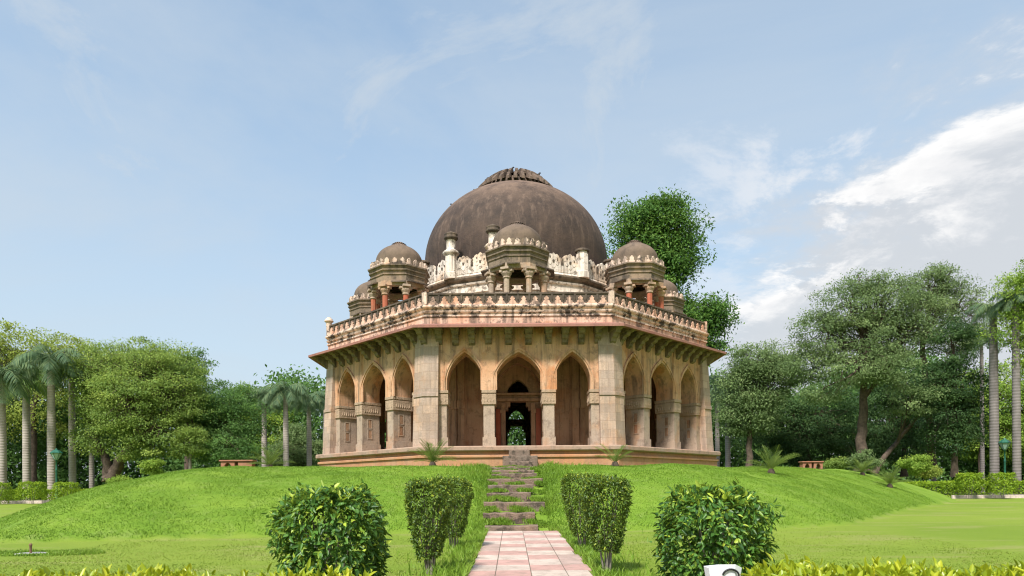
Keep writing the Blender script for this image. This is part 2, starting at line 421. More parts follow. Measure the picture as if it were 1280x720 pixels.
lawn = bpy.data.objects.new('lawn', me); COL.objects.link(lawn); tag(lawn, kind='structure')

# paved path
PX = .36
def path_mat(name, c):
    t = NT(name); p = t.pos()
    cc = t.mix(t.rng(t.noise(p, 1.4, 7, .65), .3, .7), tuple(v * .74 for v in c), tuple(v * 1.12 for v in c))
    cc = t.mix(t.rng(t.noise(p, 3.5, 9, .72), .48, .66, 0, .6), cc, (.25,.19,.15))
    cc = t.mix(t.rng(t.noise(p, 60, 3, .6), .3, .6, .25, 0), cc, (.25,.19,.16))
    t.bump(t.noise(p, 30, 6, .6), .008, .5)
    return t.fin(cc, .75, .3)
M['pink'] = path_mat('pink_paver', (.50,.30,.255)); M['cream'] = path_mat('cream_paver', (.57,.465,.39))
M['pink2'] = path_mat('dull_pink_paver', (.46,.33,.28)); M['joint'] = flat('path_joint', (.16,.13,.10), .95)
pm = MB()
cols = [(-1.23,-.69),(-.69,0),(0,.69),(.69,1.20)]
ys = [23.55]; k = 0
while ys[-1] > -2: ys.append(ys[-1] - (.93 + random.uniform(-.05, .05)))
for r in range(len(ys) - 1):
    y1, y0 = ys[r], ys[r + 1]
    for c, (a, b) in enumerate(cols):
        mi = [0, 1][(r + (c + (1 if c in (0, 3) else 0))) % 2]
        if random.random() < .10: mi = 2
        a2, b2 = PX + a + .008, PX + b - .008
        if c == 0: a2 += random.uniform(-.10, .07)
        if c == 3: b2 += random.uniform(-.07, .10)
        j = random.uniform(-.004, .004)
        zs = [float(base_z(y0)) + .035 + j, float(base_z(y1)) + .035 + j]
        y0s, y1s = y0 + .008, y1 - .008
        pm.add([(a2,y0s,zs[0]-.08),(b2,y0s,zs[0]-.08),(b2,y1s,zs[1]-.08),(a2,y1s,zs[1]-.08),(a2,y0s,zs[0]),(b2,y0s,zs[0]),(b2,y1s,zs[1]),(a2,y1s,zs[1])],
               [(0,3,2,1),(4,5,6,7),(0,1,5,4),(1,2,6,5),(2,3,7,6),(3,0,4,7)], mi)
pm.add([(PX-1.15,-2,float(base_z(-2))+.022),(PX+1.15,-2,float(base_z(-2))+.022),(PX+1.15,23.5,float(base_z(23.5))+.022),(PX-1.15,23.5,float(base_z(23.5))+.022)],[(0,1,2,3)],3)
tag(pm.build('path', [M['pink'],M['cream'],M['pink2'],M['joint']], None, .008), kind='structure')

# ------------------------------------------------------------------ the tomb
BX, BY = .38, 45.5
T = empty('domed_tomb', (BX, BY, 0)); 
tag(T, 'octagonal sandstone tomb with arched verandah and dark dome on the grassy mound', 'tomb')
T8 = math.tan(PI / 8); O8 = PI / 8
AW, AI = 11.2, 10.05                   # outer and inner plane of the arcade
ZF = 3.81                              # verandah floor
ZCAP0, ZCAP1, ZAB = 5.94, 6.46, 6.66; ZS, ZA = 7.10, 8.56; ZT = 9.95
pb = MB()
pb.lathe([(11.84,2.2),(11.84,3.22),(11.92,3.25),(11.92,3.34),(11.80,3.40),(11.80,3.53)], 8, O8, 0, False, True, close=False)
pb.lathe([(11.80,3.53),(11.97,3.55),(12.02,3.60),(12.02,3.76),(11.98,3.81),(0.01,3.81)], 8, O8, 1, False, True, close=False)
pb.build('plinth', [M['plinth'], M['slab']], T)
# rough steps against the plinth
for a, b, y0, y1, z0, z1 in ((-.52,.50,-12.42,-11.9,3.2,3.56),(-.82,.86,-12.9,-12.0,2.7,3.27),(-.50,.58,-13.4,-12.7,2.5,2.98)):
    m = MB(); m.box(a, b, y0, y1, z0, z1); m.build('plinth_step', M['stair'], T, .04)

def arch(w, zs, za, n=26):
    h = za - zs; o = []
    for i in range(n + 1):
        t = -1 + 2 * i / n; u = abs(math.sin(t * PI / 2)); sg = -1 if t < 0 else 1
        o.append((sg * w * u, zs + h * (.64 * math.sqrt(max(0, 1 - u ** 2.3)) + .36 * (1 - u))))
    return o
OPEN = [(-2.705, .895), (0, 1.20), (2.705, .895)]
wall = MB()
UE0, UE1 = T8 * AW, T8 * AI
def pier(m, a, b, z0, z1, a2=None, b2=None):
    a2 = a if a2 is None else a2; b2 = b if b2 is None else b2
    m.add([(a,-AW,z0),(b,-AW,z0),(b2,-AI,z0),(a2,-AI,z0),(a,-AW,z1),(b,-AW,z1),(b2,-AI,z1),(a2,-AI,z1)],
          [(0,3,2,1),(4,5,6,7),(0,1,5,4),(1,2,6,5),(2,3,7,6),(3,0,4,7)])
for uc, wd in OPEN:
    c = [(uc + x, z) for x, z in arch(wd, ZS, ZA)]
    for i in range(len(c) - 1):
        (x0, z0), (x1, z1) = c[i], c[i + 1]
        wall.add([(x0,-AW,z0),(x1,-AW,z1),(x1,-AW,ZT),(x0,-AW,ZT)], [(0,1,2,3)])
        wall.add([(x0,-AI,z0),(x1,-AI,z1),(x1,-AI,ZT),(x0,-AI,ZT)], [(3,2,1,0)])
        wall.add([(x0,-AW,z0),(x1,-AW,z1),(x1,-AI,z1),(x0,-AI,z0)], [(0,3,2,1)], 0, True)
pier(wall, -UE0, -3.6, ZAB, ZT, -UE1, -3.6); pier(wall, 3.6, UE0, ZAB, ZT, 3.6, UE1)
pier(wall, -1.81, -1.2, ZAB, ZT); pier(wall, 1.2, 1.81, ZAB, ZT)
# raised strips framing each arched panel
for a, b in ((-1.86,-1.15),(1.15,1.86),(-4.45,-3.80),(3.80,4.45)):
    wall.box(a, b, -AW - .06, -AW + .01, ZAB, ZT - .02)
for a, b in ((-1.80,-1.15),(-1.15,-1.09),(1.09,1.15),(-3.80,-3.74),(3.74,3.80),(-1.92,-1.86),(1.86,1.92)):
    if b - a < .1: wall.box(a, b, -AW - .03, -AW + .01, ZAB, ZT - .9)
W0 = wall.build('arcade_wall', M['plaster'], T)
for uc, wd in OPEN:                    # archivolt: a raised band round each arch
    m = MB(); ci = arch(wd + .005, ZS, ZA + .01); cm = arch(wd + .09, ZS - .02, ZA + .13); cx = arch(wd + .17, ZS - .02, ZA + .24)
    ci = [(-wd - .005, ZAB)] + ci + [(wd + .005, ZAB)]; cm = [(-wd - .09, ZAB)] + cm + [(wd + .09, ZAB)]; cx = [(-wd - .17, ZAB)] + cx + [(wd + .17, ZAB)]
    y_ = [-AW - .005, -AW - .035, -AW - .085, -AW - .002]
    for i in range(len(ci) - 1):
        q = lambda c, j, y: (uc + c[j][0], y, c[j][1])
        m.add([q(ci,i,-AW+.05), q(ci,i+1,-AW+.05), q(ci,i+1,y_[1]), q(ci,i,y_[1])], [(0,1,2,3)])
        m.add([q(ci,i,y_[1]), q(ci,i+1,y_[1]), q(cm,i+1,y_[1]), q(cm,i,y_[1])], [(0,1,2,3)])
        m.add([q(cm,i,y_[1]), q(cm,i+1,y_[1]), q(cm,i+1,y_[2]), q(cm,i,y_[2])], [(0,1,2,3)])
        m.add([q(cm,i,y_[2]), q(cm,i+1,y_[2]), q(cx,i+1,y_[2]), q(cx,i,y_[2])], [(0,1,2,3)])
        m.add([q(cx,i,y_[2]), q(cx,i+1,y_[2]), q(cx,i+1,y_[3]), q(cx,i,y_[3])], [(0,1,2,3)])
    m.build('archivolt', M['plaster'], W0)
for a, b in ((-UE1-.02,-3.6),(-1.81,-1.2),(1.2,1.81),(3.6,UE1+.02)):       # pillars: base, shaft, carved capital, abacus
    m = MB()
    e0 = 0 if abs(a) > 4 else .05; e1 = 0 if abs(b) > 4 else .05
    m.box(a + e0*.6, b - e1*.6, -AW, -AI, ZF, ZCAP0 + .01)
    m.box(a - e0*.5, b + e1*.5, -AW - .05, -AI + .05, ZF - .005, 4.29)
    for sx in ((b,) if a < -4 else (a,) if b > 4 else (a, b)):             # pairs of framed slots, their sunken shade painted as a darker flush panel
        s = 1 if sx == b else -1
        sx = sx - s * .03
        for z0 in (4.62, 5.22):
            for ya, yb, za, zb in ((-10.86,-10.80,z0,z0+.46),(-10.58,-10.52,z0,z0+.46),(-10.86,-10.52,z0-.05,z0),(-10.86,-10.52,z0+.46,z0+.51)):
                m.box(min(sx, sx + s*.02), max(sx, sx + s*.02), ya, yb, za, zb)
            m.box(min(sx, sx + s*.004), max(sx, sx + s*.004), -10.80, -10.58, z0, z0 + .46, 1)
    p = m.build('pillar', [M['pale'], M['plaster_in']], W0, .015)
    m = MB(); m.box(a - e0, b + e1, -AW - .07, -AI + .07, ZCAP0, ZCAP1)
    m.box(a - e0*.5, b + e1*.5, -AW - .03, -AI + .03, ZCAP1, ZCAP1 + .05)
    m.box(a - e0*1.2, b + e1*1.2, -AW - .09, -AI + .09, ZCAP1 + .05, ZAB)
    n_ = 7                                                                # chevrons cut in the band
    for sgn in ([1] if a < -4 else [-1] if b > 4 else [1, -1]):
        xx = (b + e1) if sgn > 0 else (a - e0)
        for i in range(n_):
            yc = -AW + .08 + (i + .5) * (AW - AI - .16) / n_
            m.add([(xx, yc-.07, ZCAP0+.1), (xx, yc+.07, ZCAP0+.1), (xx, yc, ZCAP1-.1), (xx + sgn*.035, yc, ZCAP0+.2)], [(0,1,3),(1,2,3),(2,0,3)])
    nx = max(3, int((b - a) / .15))
    for i in range(nx):
        xc = a + (i + .5) * (b - a) / nx
        m.add([(xc-.06,-AW-.07,ZCAP0+.1),(xc+.06,-AW-.07,ZCAP0+.1),(xc,-AW-.07,ZCAP1-.1),(xc,-AW-.10,ZCAP0+.2)], [(0,1,3),(1,2,3),(2,0,3)])
    m.build('capital', M['carved'], W0, .012)
for k in range(1, 8): copy_part(W0, k * PI / 4)

# buttresses wrapping the corners, thinner towards the top
m = MB()
def butt(t): 
    e = .46 - .30 * t; Lw = .78 - .05 * t
    a = AW + e; cx_, cy_ = a * T8, -a                   # corner point at +22.5 deg, drawn in a frame turned to the corner
    return e, Lw
rows = []
for t in (0, .41, .413, .44, .443, 1):
    e, Lw = butt(t); z = ZF + t * (ZT - ZF - .05)
    if .411 < t < .442: e += .05; Lw += .03
    rr = (AW + e) / math.cos(O8)
    pts = []
    for s in (-1, 1):
        tx, ty = math.cos(O8) * s, math.sin(O8)         # along each wall, away from the corner
        c_ = (0, -rr)
        far = (c_[0] + tx * Lw, c_[1] + ty * Lw)
        nx_, ny_ = s * math.sin(O8), -math.cos(O8)
        back = (far[0] - nx_ * (e + .25), far[1] - ny_ * (e + .25))
        pts.append((back, far))
    ring = [pts[0][0], pts[0][1], (0, -rr), pts[1][1], pts[1][0], (0, -AW / math.cos(O8) + .6)]
    rows.append([(x, y, z) for x, y in ring])
for i in range(len(rows) - 1):
    m.add(rows[i] + rows[i + 1], [(j, (j+1)%6, (j+1)%6+6, j+6) for j in range(6)])
m.add(rows[-1], [tuple(range(6))])
B0 = m.build('buttress', M['block'], T, .02); B0.rotation_euler.z = O8
for k in range(1, 8): copy_part(B0, O8 + k * PI / 4)

# inner chamber: one recessed arch to a side, doorways on the front and the back
AC, AD = 8.0, 6.9
def inner_face(door):
    m = MB(); u0 = T8 * AC; w_, zs, za = 1.28, 7.2, 8.62
    c = arch(w_, zs, za); zt = 10.2
    for i in range(len(c) - 1):
        (x0, z0), (x1, z1) = c[i], c[i + 1]
        m.add([(x0,-AC,z0),(x1,-AC,z1),(x1,-AC,zt),(x0,-AC,zt)], [(0,1,2,3)])
        m.add([(x0,-AC,z0),(x1,-AC,z1),(x1,-AC+.55,z1),(x0,-AC+.55,z0)], [(0,3,2,1)])
    for s in (-1, 1):
        a, b = (-u0, -w_) if s < 0 else (w_, u0)
        m.box(a, b, -AC, -AC + .55, ZF, zs) if False else m.add([(a,-AC,ZF),(b,-AC,ZF),(b,-AC,zt),(a,-AC,zt)], [(0,1,2,3)])
        x = -w_ if s < 0 else w_
        m.add([(x,-AC,ZF),(x,-AC+.55,ZF),(x,-AC+.55,zs),(x,-AC,zs)], [(0,1,2,3)])
        pa, pb_ = (-u0, -u0 + .36) if s < 0 else (u0 - .36, u0)          # corner pilaster
        m.box(pa, pb_, -AC - .14, -AC + .02, ZF, 6.1); m.box(pa - .04, pb_ + .04, -AC - .2, -AC + .02, 6.1, 6.55); m.box(pa, pb_, -AC - .14, -AC + .02, 6.55, zt)
        m.box(pa - .03, pb_ + .03, -AC - .18, -AC + .02, ZF, 4.3)
    yb = -AC + .55; yi = -AD
    if not door:
        m.add([(-w_-.05,yb,ZF),(w_+.05,yb,ZF),(w_+.05,yb,za+.1),(-w_-.05,yb,za+.1)], [(0,1,2,3)])
        c2 = arch(.62, 6.2, 7.1)                                         # blind niche drawn as a raised rim
        m.box(-.80, -.68, yb - .06, yb + .01, ZF, 6.2); m.box(.68, .80, yb - .06, yb + .01, ZF, 6.2)
        for i in range(len(c2) - 1):
            (x0, z0), (x1, z1) = c2[i], c2[i + 1]
            m.add([(x0*1.1,yb-.06,z0),(x1*1.1,yb-.06,z1),(x1*1.3,yb-.06,z1+.14),(x0*1.3,yb-.06,z0+.14)], [(0,1,2,3)])
            m.add([(x0*1.1,yb,z0),(x1*1.1,yb,z1),(x1*1.1,yb-.06,z1),(x0*1.1,yb-.06,z0)], [(0,1,2,3)])
    else:
        hw, lw = .70, .60; D0, D1 = 6.56, 7.05
        ytop = 7.05
        for y in (yb, yi):
            for s in (-1, 1):
                xs = sorted((s*hw, s*(w_+.05))); m.add([(xs[0],y,ZF),(xs[1],y,ZF),(xs[1],y,ytop),(xs[0],y,ytop)], [(0,1,2,3)])
            m.add([(-hw,y,D0),(hw,y,D0),(hw,y,ytop),(-hw,y,ytop)], [(0,1,2,3)])
            c2 = arch(lw, 7.06, 7.78, 16)
            for i in range(len(c2) - 1):
                (x0, z0), (x1, z1) = c2[i], c2[i + 1]
                m.add([(x0,y,z0),(x1,y,z1),(x1,y,za+.1),(x0,y,za+.1)], [(0,1,2,3)])
            for s in (-1, 1):
                xs = sorted((s*lw, s*(w_+.05))); m.add([(xs[0],y,ytop),(xs[1],y,ytop),(xs[1],y,za+.1),(xs[0],y,za+.1)], [(0,1,2,3)])
        for s in (-1, 1):
            m.add([(s*hw,yb,ZF),(s*hw,yi,ZF),(s*hw,yi,D0),(s*hw,yb,D0)], [(0,1,2,3)])
        m.add([(-hw,yb,D0),(hw,yb,D0),(hw,yi,D0),(-hw,yi,D0)], [(0,1,2,3)])
        m.add([(-lw,yb,ytop),(lw,yb,ytop),(lw,yi,ytop),(-lw,yi,ytop)], [(0,1,2,3)])
        for s in (-1, 1):                                                # corbels narrowing the top of the doorway
            a, b = sorted((s*.70, s*.44)); m.box(a, b, yb + .02, yb + .5, 6.28, 6.56)
            a, b = sorted((s*.70, s*.56)); m.box(a, b, yb + .02, yb + .5, 6.06, 6.28)
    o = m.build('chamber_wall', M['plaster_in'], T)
    if door:
        for s in (-1, 1):
            m2 = MB(); a, b = sorted((s*.98, s*1.25)); m2.box(a, b, yb - .10, yb + .01, 4.05, 6.15)
            m2.build('red_panel', M['red'], o, .01)
        m3 = MB()
        for s in (-1, 1):
            a, b = sorted((s*.70, s*.95)); m3.box(a, b, yb - .16, yb + .01, ZF, 6.45)
            a, b = sorted((s*.70, s*1.0)); m3.box(a, b, yb - .20, yb + .01, 5.9, 6.1)
        m3.box(-1.25, 1.25, yb - .18, yb + .01, 6.56, 6.72); m3.box(-1.27, 1.27, yb - .22, yb + .01, 6.9, 7.02)
        m3.build('door_frame', M['plaster_in'], o, .015)
    return o
fd = inner_face(True); copy_part(fd, PI)
nf = inner_face(False); nf.rotation_euler.z = PI / 4
for k in (2, 3, 5, 6, 7): copy_part(nf, k * PI / 4)
m = MB()                                # added slab under the dome blocks light to the chamber; verandah ceiling
m.lathe([(AC + .02, 10.15), (.01, 10.16)], 8, O8, 0, False, True, close=False)
m.lathe([(AI + .02, 9.62), (9.3, 9.66), (8.9, 9.66), (AC - .02, 9.62)], 8, O8, 0, False, True, close=False)
m.build('ceiling_and_light_block', M['plaster_in'], T)

# eave with its brackets
m = MB()
m.lathe([(AW-.02,9.84),(12.30,9.56),(12.37,9.56),(12.37,9.68),(12.33,9.70),(11.2,10.02)], 8, O8, 0, False, True, close=False)
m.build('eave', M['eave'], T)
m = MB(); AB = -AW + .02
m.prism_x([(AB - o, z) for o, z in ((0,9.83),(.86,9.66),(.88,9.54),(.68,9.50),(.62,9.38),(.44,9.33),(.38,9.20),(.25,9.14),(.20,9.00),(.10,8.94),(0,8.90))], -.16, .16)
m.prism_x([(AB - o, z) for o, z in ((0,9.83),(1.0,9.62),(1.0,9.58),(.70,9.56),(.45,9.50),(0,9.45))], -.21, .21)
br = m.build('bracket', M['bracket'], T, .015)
US = (-3.97,-3.15,-2.33,-1.5,-.5,.5,1.5,2.33,3.15,3.97)
first = True
for k in range(8):
    an = k * PI / 4
    for u_ in US:
        b = br if first else copy_part(br); first = False
        b.rotation_euler.z = an; b.location = (u_ * math.cos(an), u_ * math.sin(an), 0)
    b = copy_part(br); b.rotation_euler.z = an + O8
    rr = AW / math.cos(O8) - AW + .12; b.location = (rr * math.sin(an + O8), -rr * math.cos(an + O8), 0)
# frieze and mouldings over the eave, roof
m = MB(); m.lathe([(11.30,9.9),(11.30,10.32)], 8, O8, 0, False, True, close=False); m.build('frieze', M['frieze'], T)
m = MB(); m.lathe([(11.30,10.32),(11.36,10.34),(11.36,10.41),(11.30,10.43),(11.30,10.50),(11.37,10.53),(11.40,10.60),(11.34,10.63),(11.34,10.70),(11.42,10.74),(11.46,10.80),(11.46,10.86),(11.36,10.93),(11.0,10.93)], 8, O8, 0, False, True, close=False)
m.lathe([(11.0,10.93),(6.5,10.90)], 8, O8, 0, False, True, close=False)
m.build('cornice', M['mould'], T)
# parapet: dark cusped panels with pale bell-shaped merlons in relief
UP = T8 * 11.30
m = MB(); bl = MB(); nM = 16; sp_ = 2 * (UP - .14) / nM
m.box(-UP, UP, -11.28, -11.14, 10.92, 11.44); m.box(-UP, UP, -11.33, -11.10, 11.44, 11.52)
for i in range(nM):
    c = -UP + .14 + (i + .5) * sp_
    half = [(.27,10.935),(.255,10.98),(.17,11.02),(.165,11.08),(.10,11.13),(.085,11.17),(.12,11.20),(.115,11.245),(.06,11.26),(.055,11.31),(0,11.345)]
    poly = [(c + x, z) for x, z in half] + [(c - x, z) for x, z in half[-2::-1]]
    bl.prism(poly, -11.345, -11.275)
    ex = [(c - sp_/2 - .05, 11.43), (c - sp_/2 + .05, 11.43), (c - sp_/2 + .035, 11.20), (c - sp_/2, 11.10), (c - sp_/2 - .035, 11.20)]
    m.prism(ex, -11.32, -11.27)
P0 = m.build('parapet', M['soot_and_shade'], T); bl.build('merlon_relief', M['frieze'], P0)
for k in range(1, 8): copy_part(P0, k * PI / 4)
m = MB(); rr = 11.25 / math.cos(O8)
m.box(-.14, .14, -rr - .12, -rr + .16, 10.92, 11.58)
c0 = m.build('corner_post', M['mould'], T, .02); c0.rotation_euler.z = O8
for k in range(1, 8):
    if k == 6: continue
    copy_part(c0, O8 + k * PI / 4)
m = MB(); m.box(-.16, .16, -rr - .14, -rr + .16, 10.92, 11.50)
m.lathe([(.17,11.5),(.17,11.72),(.26,11.76),(.28,11.82),(.22,11.86),(.22,11.92),(.13,11.98),(.12,12.02)], 12, 0, 0, True, c=(0, -rr))
c1 = m.build('corner_post', M['mould'], T, .02); c1.rotation_euler.z = O8 + 6 * PI / 4

# drum
m = MB()
m.lathe([(6.85,10.85),(6.85,12.95),(6.93,12.98),(6.93,13.05),(6.85,13.08),(6.85,13.42),(6.95,13.46),(6.98,13.54),(6.90,13.58)], 16, PI/16, 0, False, close=False)
m.lathe([(6.90,13.58),(6.90,13.66),(7.05,13.74),(7.10,13.82),(7.10,13.90),(6.95,13.98)], 16, PI/16, 1, False, close=False)
m.lathe([(6.95,13.98),(6.85,14.16),(5.6,14.2)], 16, PI/16, 0, False, close=False)
m.build('drum', [M['drumwhite'], M['chatband']], T)
# frieze of lobed merlons with painted-dark holes on the drum
m = MB(); RF = 6.80 * math.cos(PI/16); LF = 2 * 6.80 * math.sin(PI/16)
n3 = 2; s3 = (LF - .5) / n3
for i in range(n3):
    c = -LF/2 + .25 + (i + .5) * s3; hw = s3/2
    big = i % 2 == 1
    half = [(hw+.01,14.12),(hw+.01,14.72),(hw*.93,14.80),(hw*.98,14.90),(hw*.84,15.00),(hw*.74,14.98),(hw*.66,15.10),(hw*.40,15.16),(hw*.30,15.12),(0,15.26)]
    if not big: half = [(hw+.01,14.12),(hw+.01,14.66),(hw*.90,14.78),(hw*.96,14.88),(hw*.80,14.98),(hw*.70,14.94),(hw*.60,15.06),(hw*.42,15.14),(hw*.24,15.10),(0,15.20)]
    poly = [(c + x, z) for x, z in half] + [(c - x, z) for x, z in half[-2::-1]]
    m.prism(poly, -RF - .10, -RF + .04)
    # carved trefoil in relief and dark plates that paint the shade of pierced eyes
    for dx, dz, r in ((0,14.86,.12),(-hw*.42,14.62,.10),(hw*.42,14.62,.10),(0,14.45,.11)):
        pr = [(c + dx + r*math.cos(q*PI/4), dz + r*1.25*math.sin(q*PI/4)) for q in range(8)]
        m.prism(pr, -RF - .125, -RF - .09)
    for dx, dz, r in ((-hw*.97,14.64,.09),(-hw*.93,14.86,.05),(0,14.72,.065),(hw*.47,14.83,.045),(-hw*.4,14.95,.04)):
        pr = [(c + dx + r*(.8 + .4*(q % 2))*math.cos(q*PI/4), dz + r*1.4*(.8 + .4*(q % 2))*math.sin(q*PI/4)) for q in range(8)]
        m.prism(pr, -RF - .13, -RF - .09, 1)
D0_ = m.build('drum_frieze', [M['drumwhite'], M['soot_and_shade']], T)
for k in range(1, 16): copy_part(D0_, k * PI / 8)
# pinnacles standing at the corners of the drum; some have lost their tops
def pinnacle(full):
    m = MB(); c = (0, -6.88)
    m.lathe([(.44,13.9),(.44,14.25),(.38,14.3),(.36,15.30)], 8, PI/8, 0, False, c=c)
    if full:
        m.lathe([(.36,15.28),(.46,15.36),(.50,15.44),(.44,15.52),(.30,15.62),(.27,15.66),(.27,16.16),(.30,16.2)], 16, 0, 0, True, c=c)
        m.lathe([(.30,16.18),(.40,16.26),(.42,16.34),(.36,16.40),(.38,16.48),(.40,16.53),(.26,16.62),(.08,16.68),(.04,16.74)], 16, 0, 1, True, c=c)
    else:
        m.lathe([(.34,15.26),(.30,15.5)], 8, PI/8, 0, False, c=c); m.lathe([(.42,15.46),(.44,15.56),(.30,15.62),(.1,15.66)], 12, 0, 1, True, c=c)
    return m.build('pinnacle', [M['drumwhite'], M['soot_and_shade']], T)
pf, pk = pinnacle(True), pinnacle(False); uf = ub = False
for k in range(16):
    an = PI/16 + k * PI/8
    if k in (0, 1, 2, 13):
        b = copy_part(pk) if ub else pk; ub = True
    else:
        b = copy_part(pf) if uf else pf; uf = True
    b.rotation_euler.z = an
# dome and lotus finial
RD = 6.02
prof = [(5.75,14.15),(5.9,14.9),(5.99,15.8),(RD,16.5)]
for i in range(1, 25):
    q = i / 24 * PI / 2
    prof.append((RD * math.cos(q) ** .97 + .001, 16.5 + 5.05 * math.sin(q)))
m = MB(); m.lathe(prof, 96, 0, 0, True, close=False); dm = m.build('dome', M['dome'], T)
m = MB()
def petals(n, r0, z0, r1, z1, w0, w1, th, off=0.0, lift=.10):
    for j in range(n):
        a = off + 2*PI*j/n; ca, sa = math.cos(a), math.sin(a); rows_ = []
        for i in range(6):
            t = i/5; r = r0 + (r1-r0)*t; z = z0 + (z1-z0)*t + lift*math.sin(t*PI*.9); ww = w0 + (w1-w0)*t
            if i == 5: ww *= .62; z += .10
            if i == 4: z += .03
            thk = th*(.6+.8*math.sin(t*PI))
            rows_.append([(r, -ww/2, z-.02), (r, -ww*.3, z+thk*.8), (r, ww*.3, z+thk*.8), (r, ww/2, z-.02)])
        vs = [(x*sa - y*ca*-1, -x*ca + y*sa, z) for row in rows_ for x, y, z in row]
        m.add(vs, [(i*4+q, i*4+q+1, (i+1)*4+q+1, (i+1)*4+q) for i in range(5) for q in range(3)] + [(20,21,22,23)], 0, False)
petals(32, 1.3, 21.75, 2.60, 21.12, .18, .36, .30, 0, .22)
petals(26, .25, 22.18, 2.05, 21.66, .05, .36, .30, .05, .28)
m.lathe([(2.2,21.0),(1.9,21.72),(1.0,22.1),(.3,22.34),(.01,22.36)], 48, 0, 0, True, close=False)
M['lotus'] = stone('lotus_stone', (.13,.09,.066), (.19,.135,.10), (.24,.165,.12), (.035,.028,.024), .6, .7)
m.build('lotus_finial', M['lotus'], dm)

# roof kiosks (chhatris)
def chhatri(colmat):
    K = empty('chhatri'); K.parent = T
    m = MB(); m.lathe([(1.62,10.88),(1.62,11.12),(.01,11.13)], 8, O8, 0, False, True, close=False); m.build('kiosk_base', M['mould'], K)
    rv = 1.37 / math.cos(O8)
    m = MB(); c = (0, -rv)
    m.lathe([(.20,11.1),(.20,11.35),(.155,11.4),(.14,11.44),(.14,12.36)], 8, O8, 0, False, True, c=c)
    m.lathe([(.15,12.36),(.19,12.40),(.17,12.46),(.24,12.60),(.25,12.68),(.20,12.71)], 8, O8, 1, False, True, c=c)
    m.box(-.36, .36, -rv - .14, -rv + .14, 12.69, 12.80, 1); m.box(-.22, .22, -rv - .30, -rv + .18, 12.78, 12.90, 1)
    p = m.build('kiosk_column', [colmat, M['pale']], K, .012); p.rotation_euler.z = O8
    for k in range(1, 8): copy_part(p, O8 + k * PI/4)
    m = MB(); m.lathe([(1.18,13.14),(1.18,12.88),(1.50,12.88),(1.50,13.14)], 8, O8, 0, False, True, close=False); m.build('lintel', M['pale'], K)
    for k, (a, b, ln) in enumerate(((-.55,.1,.34),(-.2,.58,.22),(-.6,.55,.5),(-.5,-.1,.2),(0,.6,.4),(-.6,.2,.3),(-.3,.5,.42),(-.5,.6,.2))):
        m = MB(); an = k*PI/4; ca, sa = math.cos(an), math.sin(an)      # what is left of the stone eave
        vs = [(a,-1.45,13.12),(b,-1.45,13.12),(b,-1.5-ln,12.99),(a,-1.5-ln*.8,13.0),(a,-1.45,13.19),(b,-1.45,13.19),(b,-1.5-ln,13.05),(a,-1.5-ln*.8,13.06)]
        m.add([(x*ca - y*sa, x*sa + y*ca, z) for x, y, z in vs], [(0,3,2,1),(4,5,6,7),(0,1,5,4),(1,2,6,5),(2,3,7,6),(3,0,4,7)])
        m.build('broken_eave', M['soot_and_shade'], K)
    m = MB()
    m.lathe([(1.0,13.14),(1.50,13.14),(1.50,13.44),(1.55,13.47),(1.55,13.52),(1.50,13.54),(1.52,13.64),(1.60,13.70),(1.60,13.76),(1.54,13.78),(1.58,13.88),(1.66,13.93),(1.66,14.0),(1.52,14.04),(1.0,14.06)], 8, O8, 0, False, True, close=False)
    m.build('kiosk_band', M['chatband'], K)
    m = MB(); n_ = 24
    for j in range(n_):
        k = j // 3; u_ = (j % 3 - 1) * .43; an = k*PI/4; ca, sa = math.cos(an), math.sin(an)
        half = [(.165,14.03),(.16,14.12),(.105,14.16),(.12,14.24),(.105,14.30),(.06,14.335),(.05,14.37),(0,14.40)]
        poly = [(u_+x, z) for x, z in half] + [(u_-x, z) for x, z in half[-2::-1]]
        q = MB(); q.prism(poly, -1.55, -1.42)
        m.add([(x*ca - y*sa, x*sa + y*ca, z) for x, y, z in q.v], q.f)
    m.lathe([(1.46,14.0),(1.46,14.40),(1.34,14.44)], 8, O8, 1, False, True, close=False)
    m.build('merlon_row', [M['mould'], M['chatband']], K)
    pr = [(1.30,14.05),(1.33,14.3),(1.31,14.55)] + [(1.31*math.cos(i/14*PI/2)+.001, 14.55 + .98*math.sin(i/14*PI/2)) for i in range(1, 15)]
    m = MB(); m.lathe(pr, 48, 0, 0, True, close=False); m.build('kiosk_dome', M['kdome'], K)
    m = MB()
    for j in range(22):
        a = 2*PI*j/22
        for (r0, z0, r1, z1) in ((.05,15.72,.42,15.60),(.30,15.56,.62,15.38)):
            ca, sa = math.cos(a), math.sin(a); wq = .045 + .03*(r1 > .5)
            vs = [(r0,-.02,z0),(r0,.02,z0),((r0+r1)/2,wq,(z0+z1)/2+.05),((r0+r1)/2,-wq,(z0+z1)/2+.05),(r1,wq*.8,z1),(r1,-wq*.8,z1),(r1,0,z1-.06)]
            m.add([(x*sa+y*ca, -x*ca+y*sa, z) for x, y, z in vs], [(0,1,2,3),(3,2,4,5),(5,4,6)])
    m.lathe([(.45,15.4),(.40,15.56),(.15,15.68),(.01,15.70)], 24, 0, 0, True, close=False)
    m.build('lotus_cap', M['lotus'], K)
    return K
t_ = NT('kiosk_dome_render'); p_ = t_.pos()
c_ = t_.mix(t_.rng(t_.noise(p_, 1.2, 7, .65), .3, .7), (.10,.072,.053), (.20,.142,.10))
c_ = t_.mix(t_.rng(t_.noise(t_.scale(p_, (1,1,.3)), 3, 7, .7), .52, .7, 0, .7), c_, (.06,.048,.038)); t_.bump(t_.noise(p_, 9, 8, .7), .03, .6)
M['kdome'] = t_.fin(c_, .85, .25)
RC = 9.46
ka = chhatri(M['pale']); ka.location = (0, -RC, 0)
kb = chhatri(M['red'])
first = True
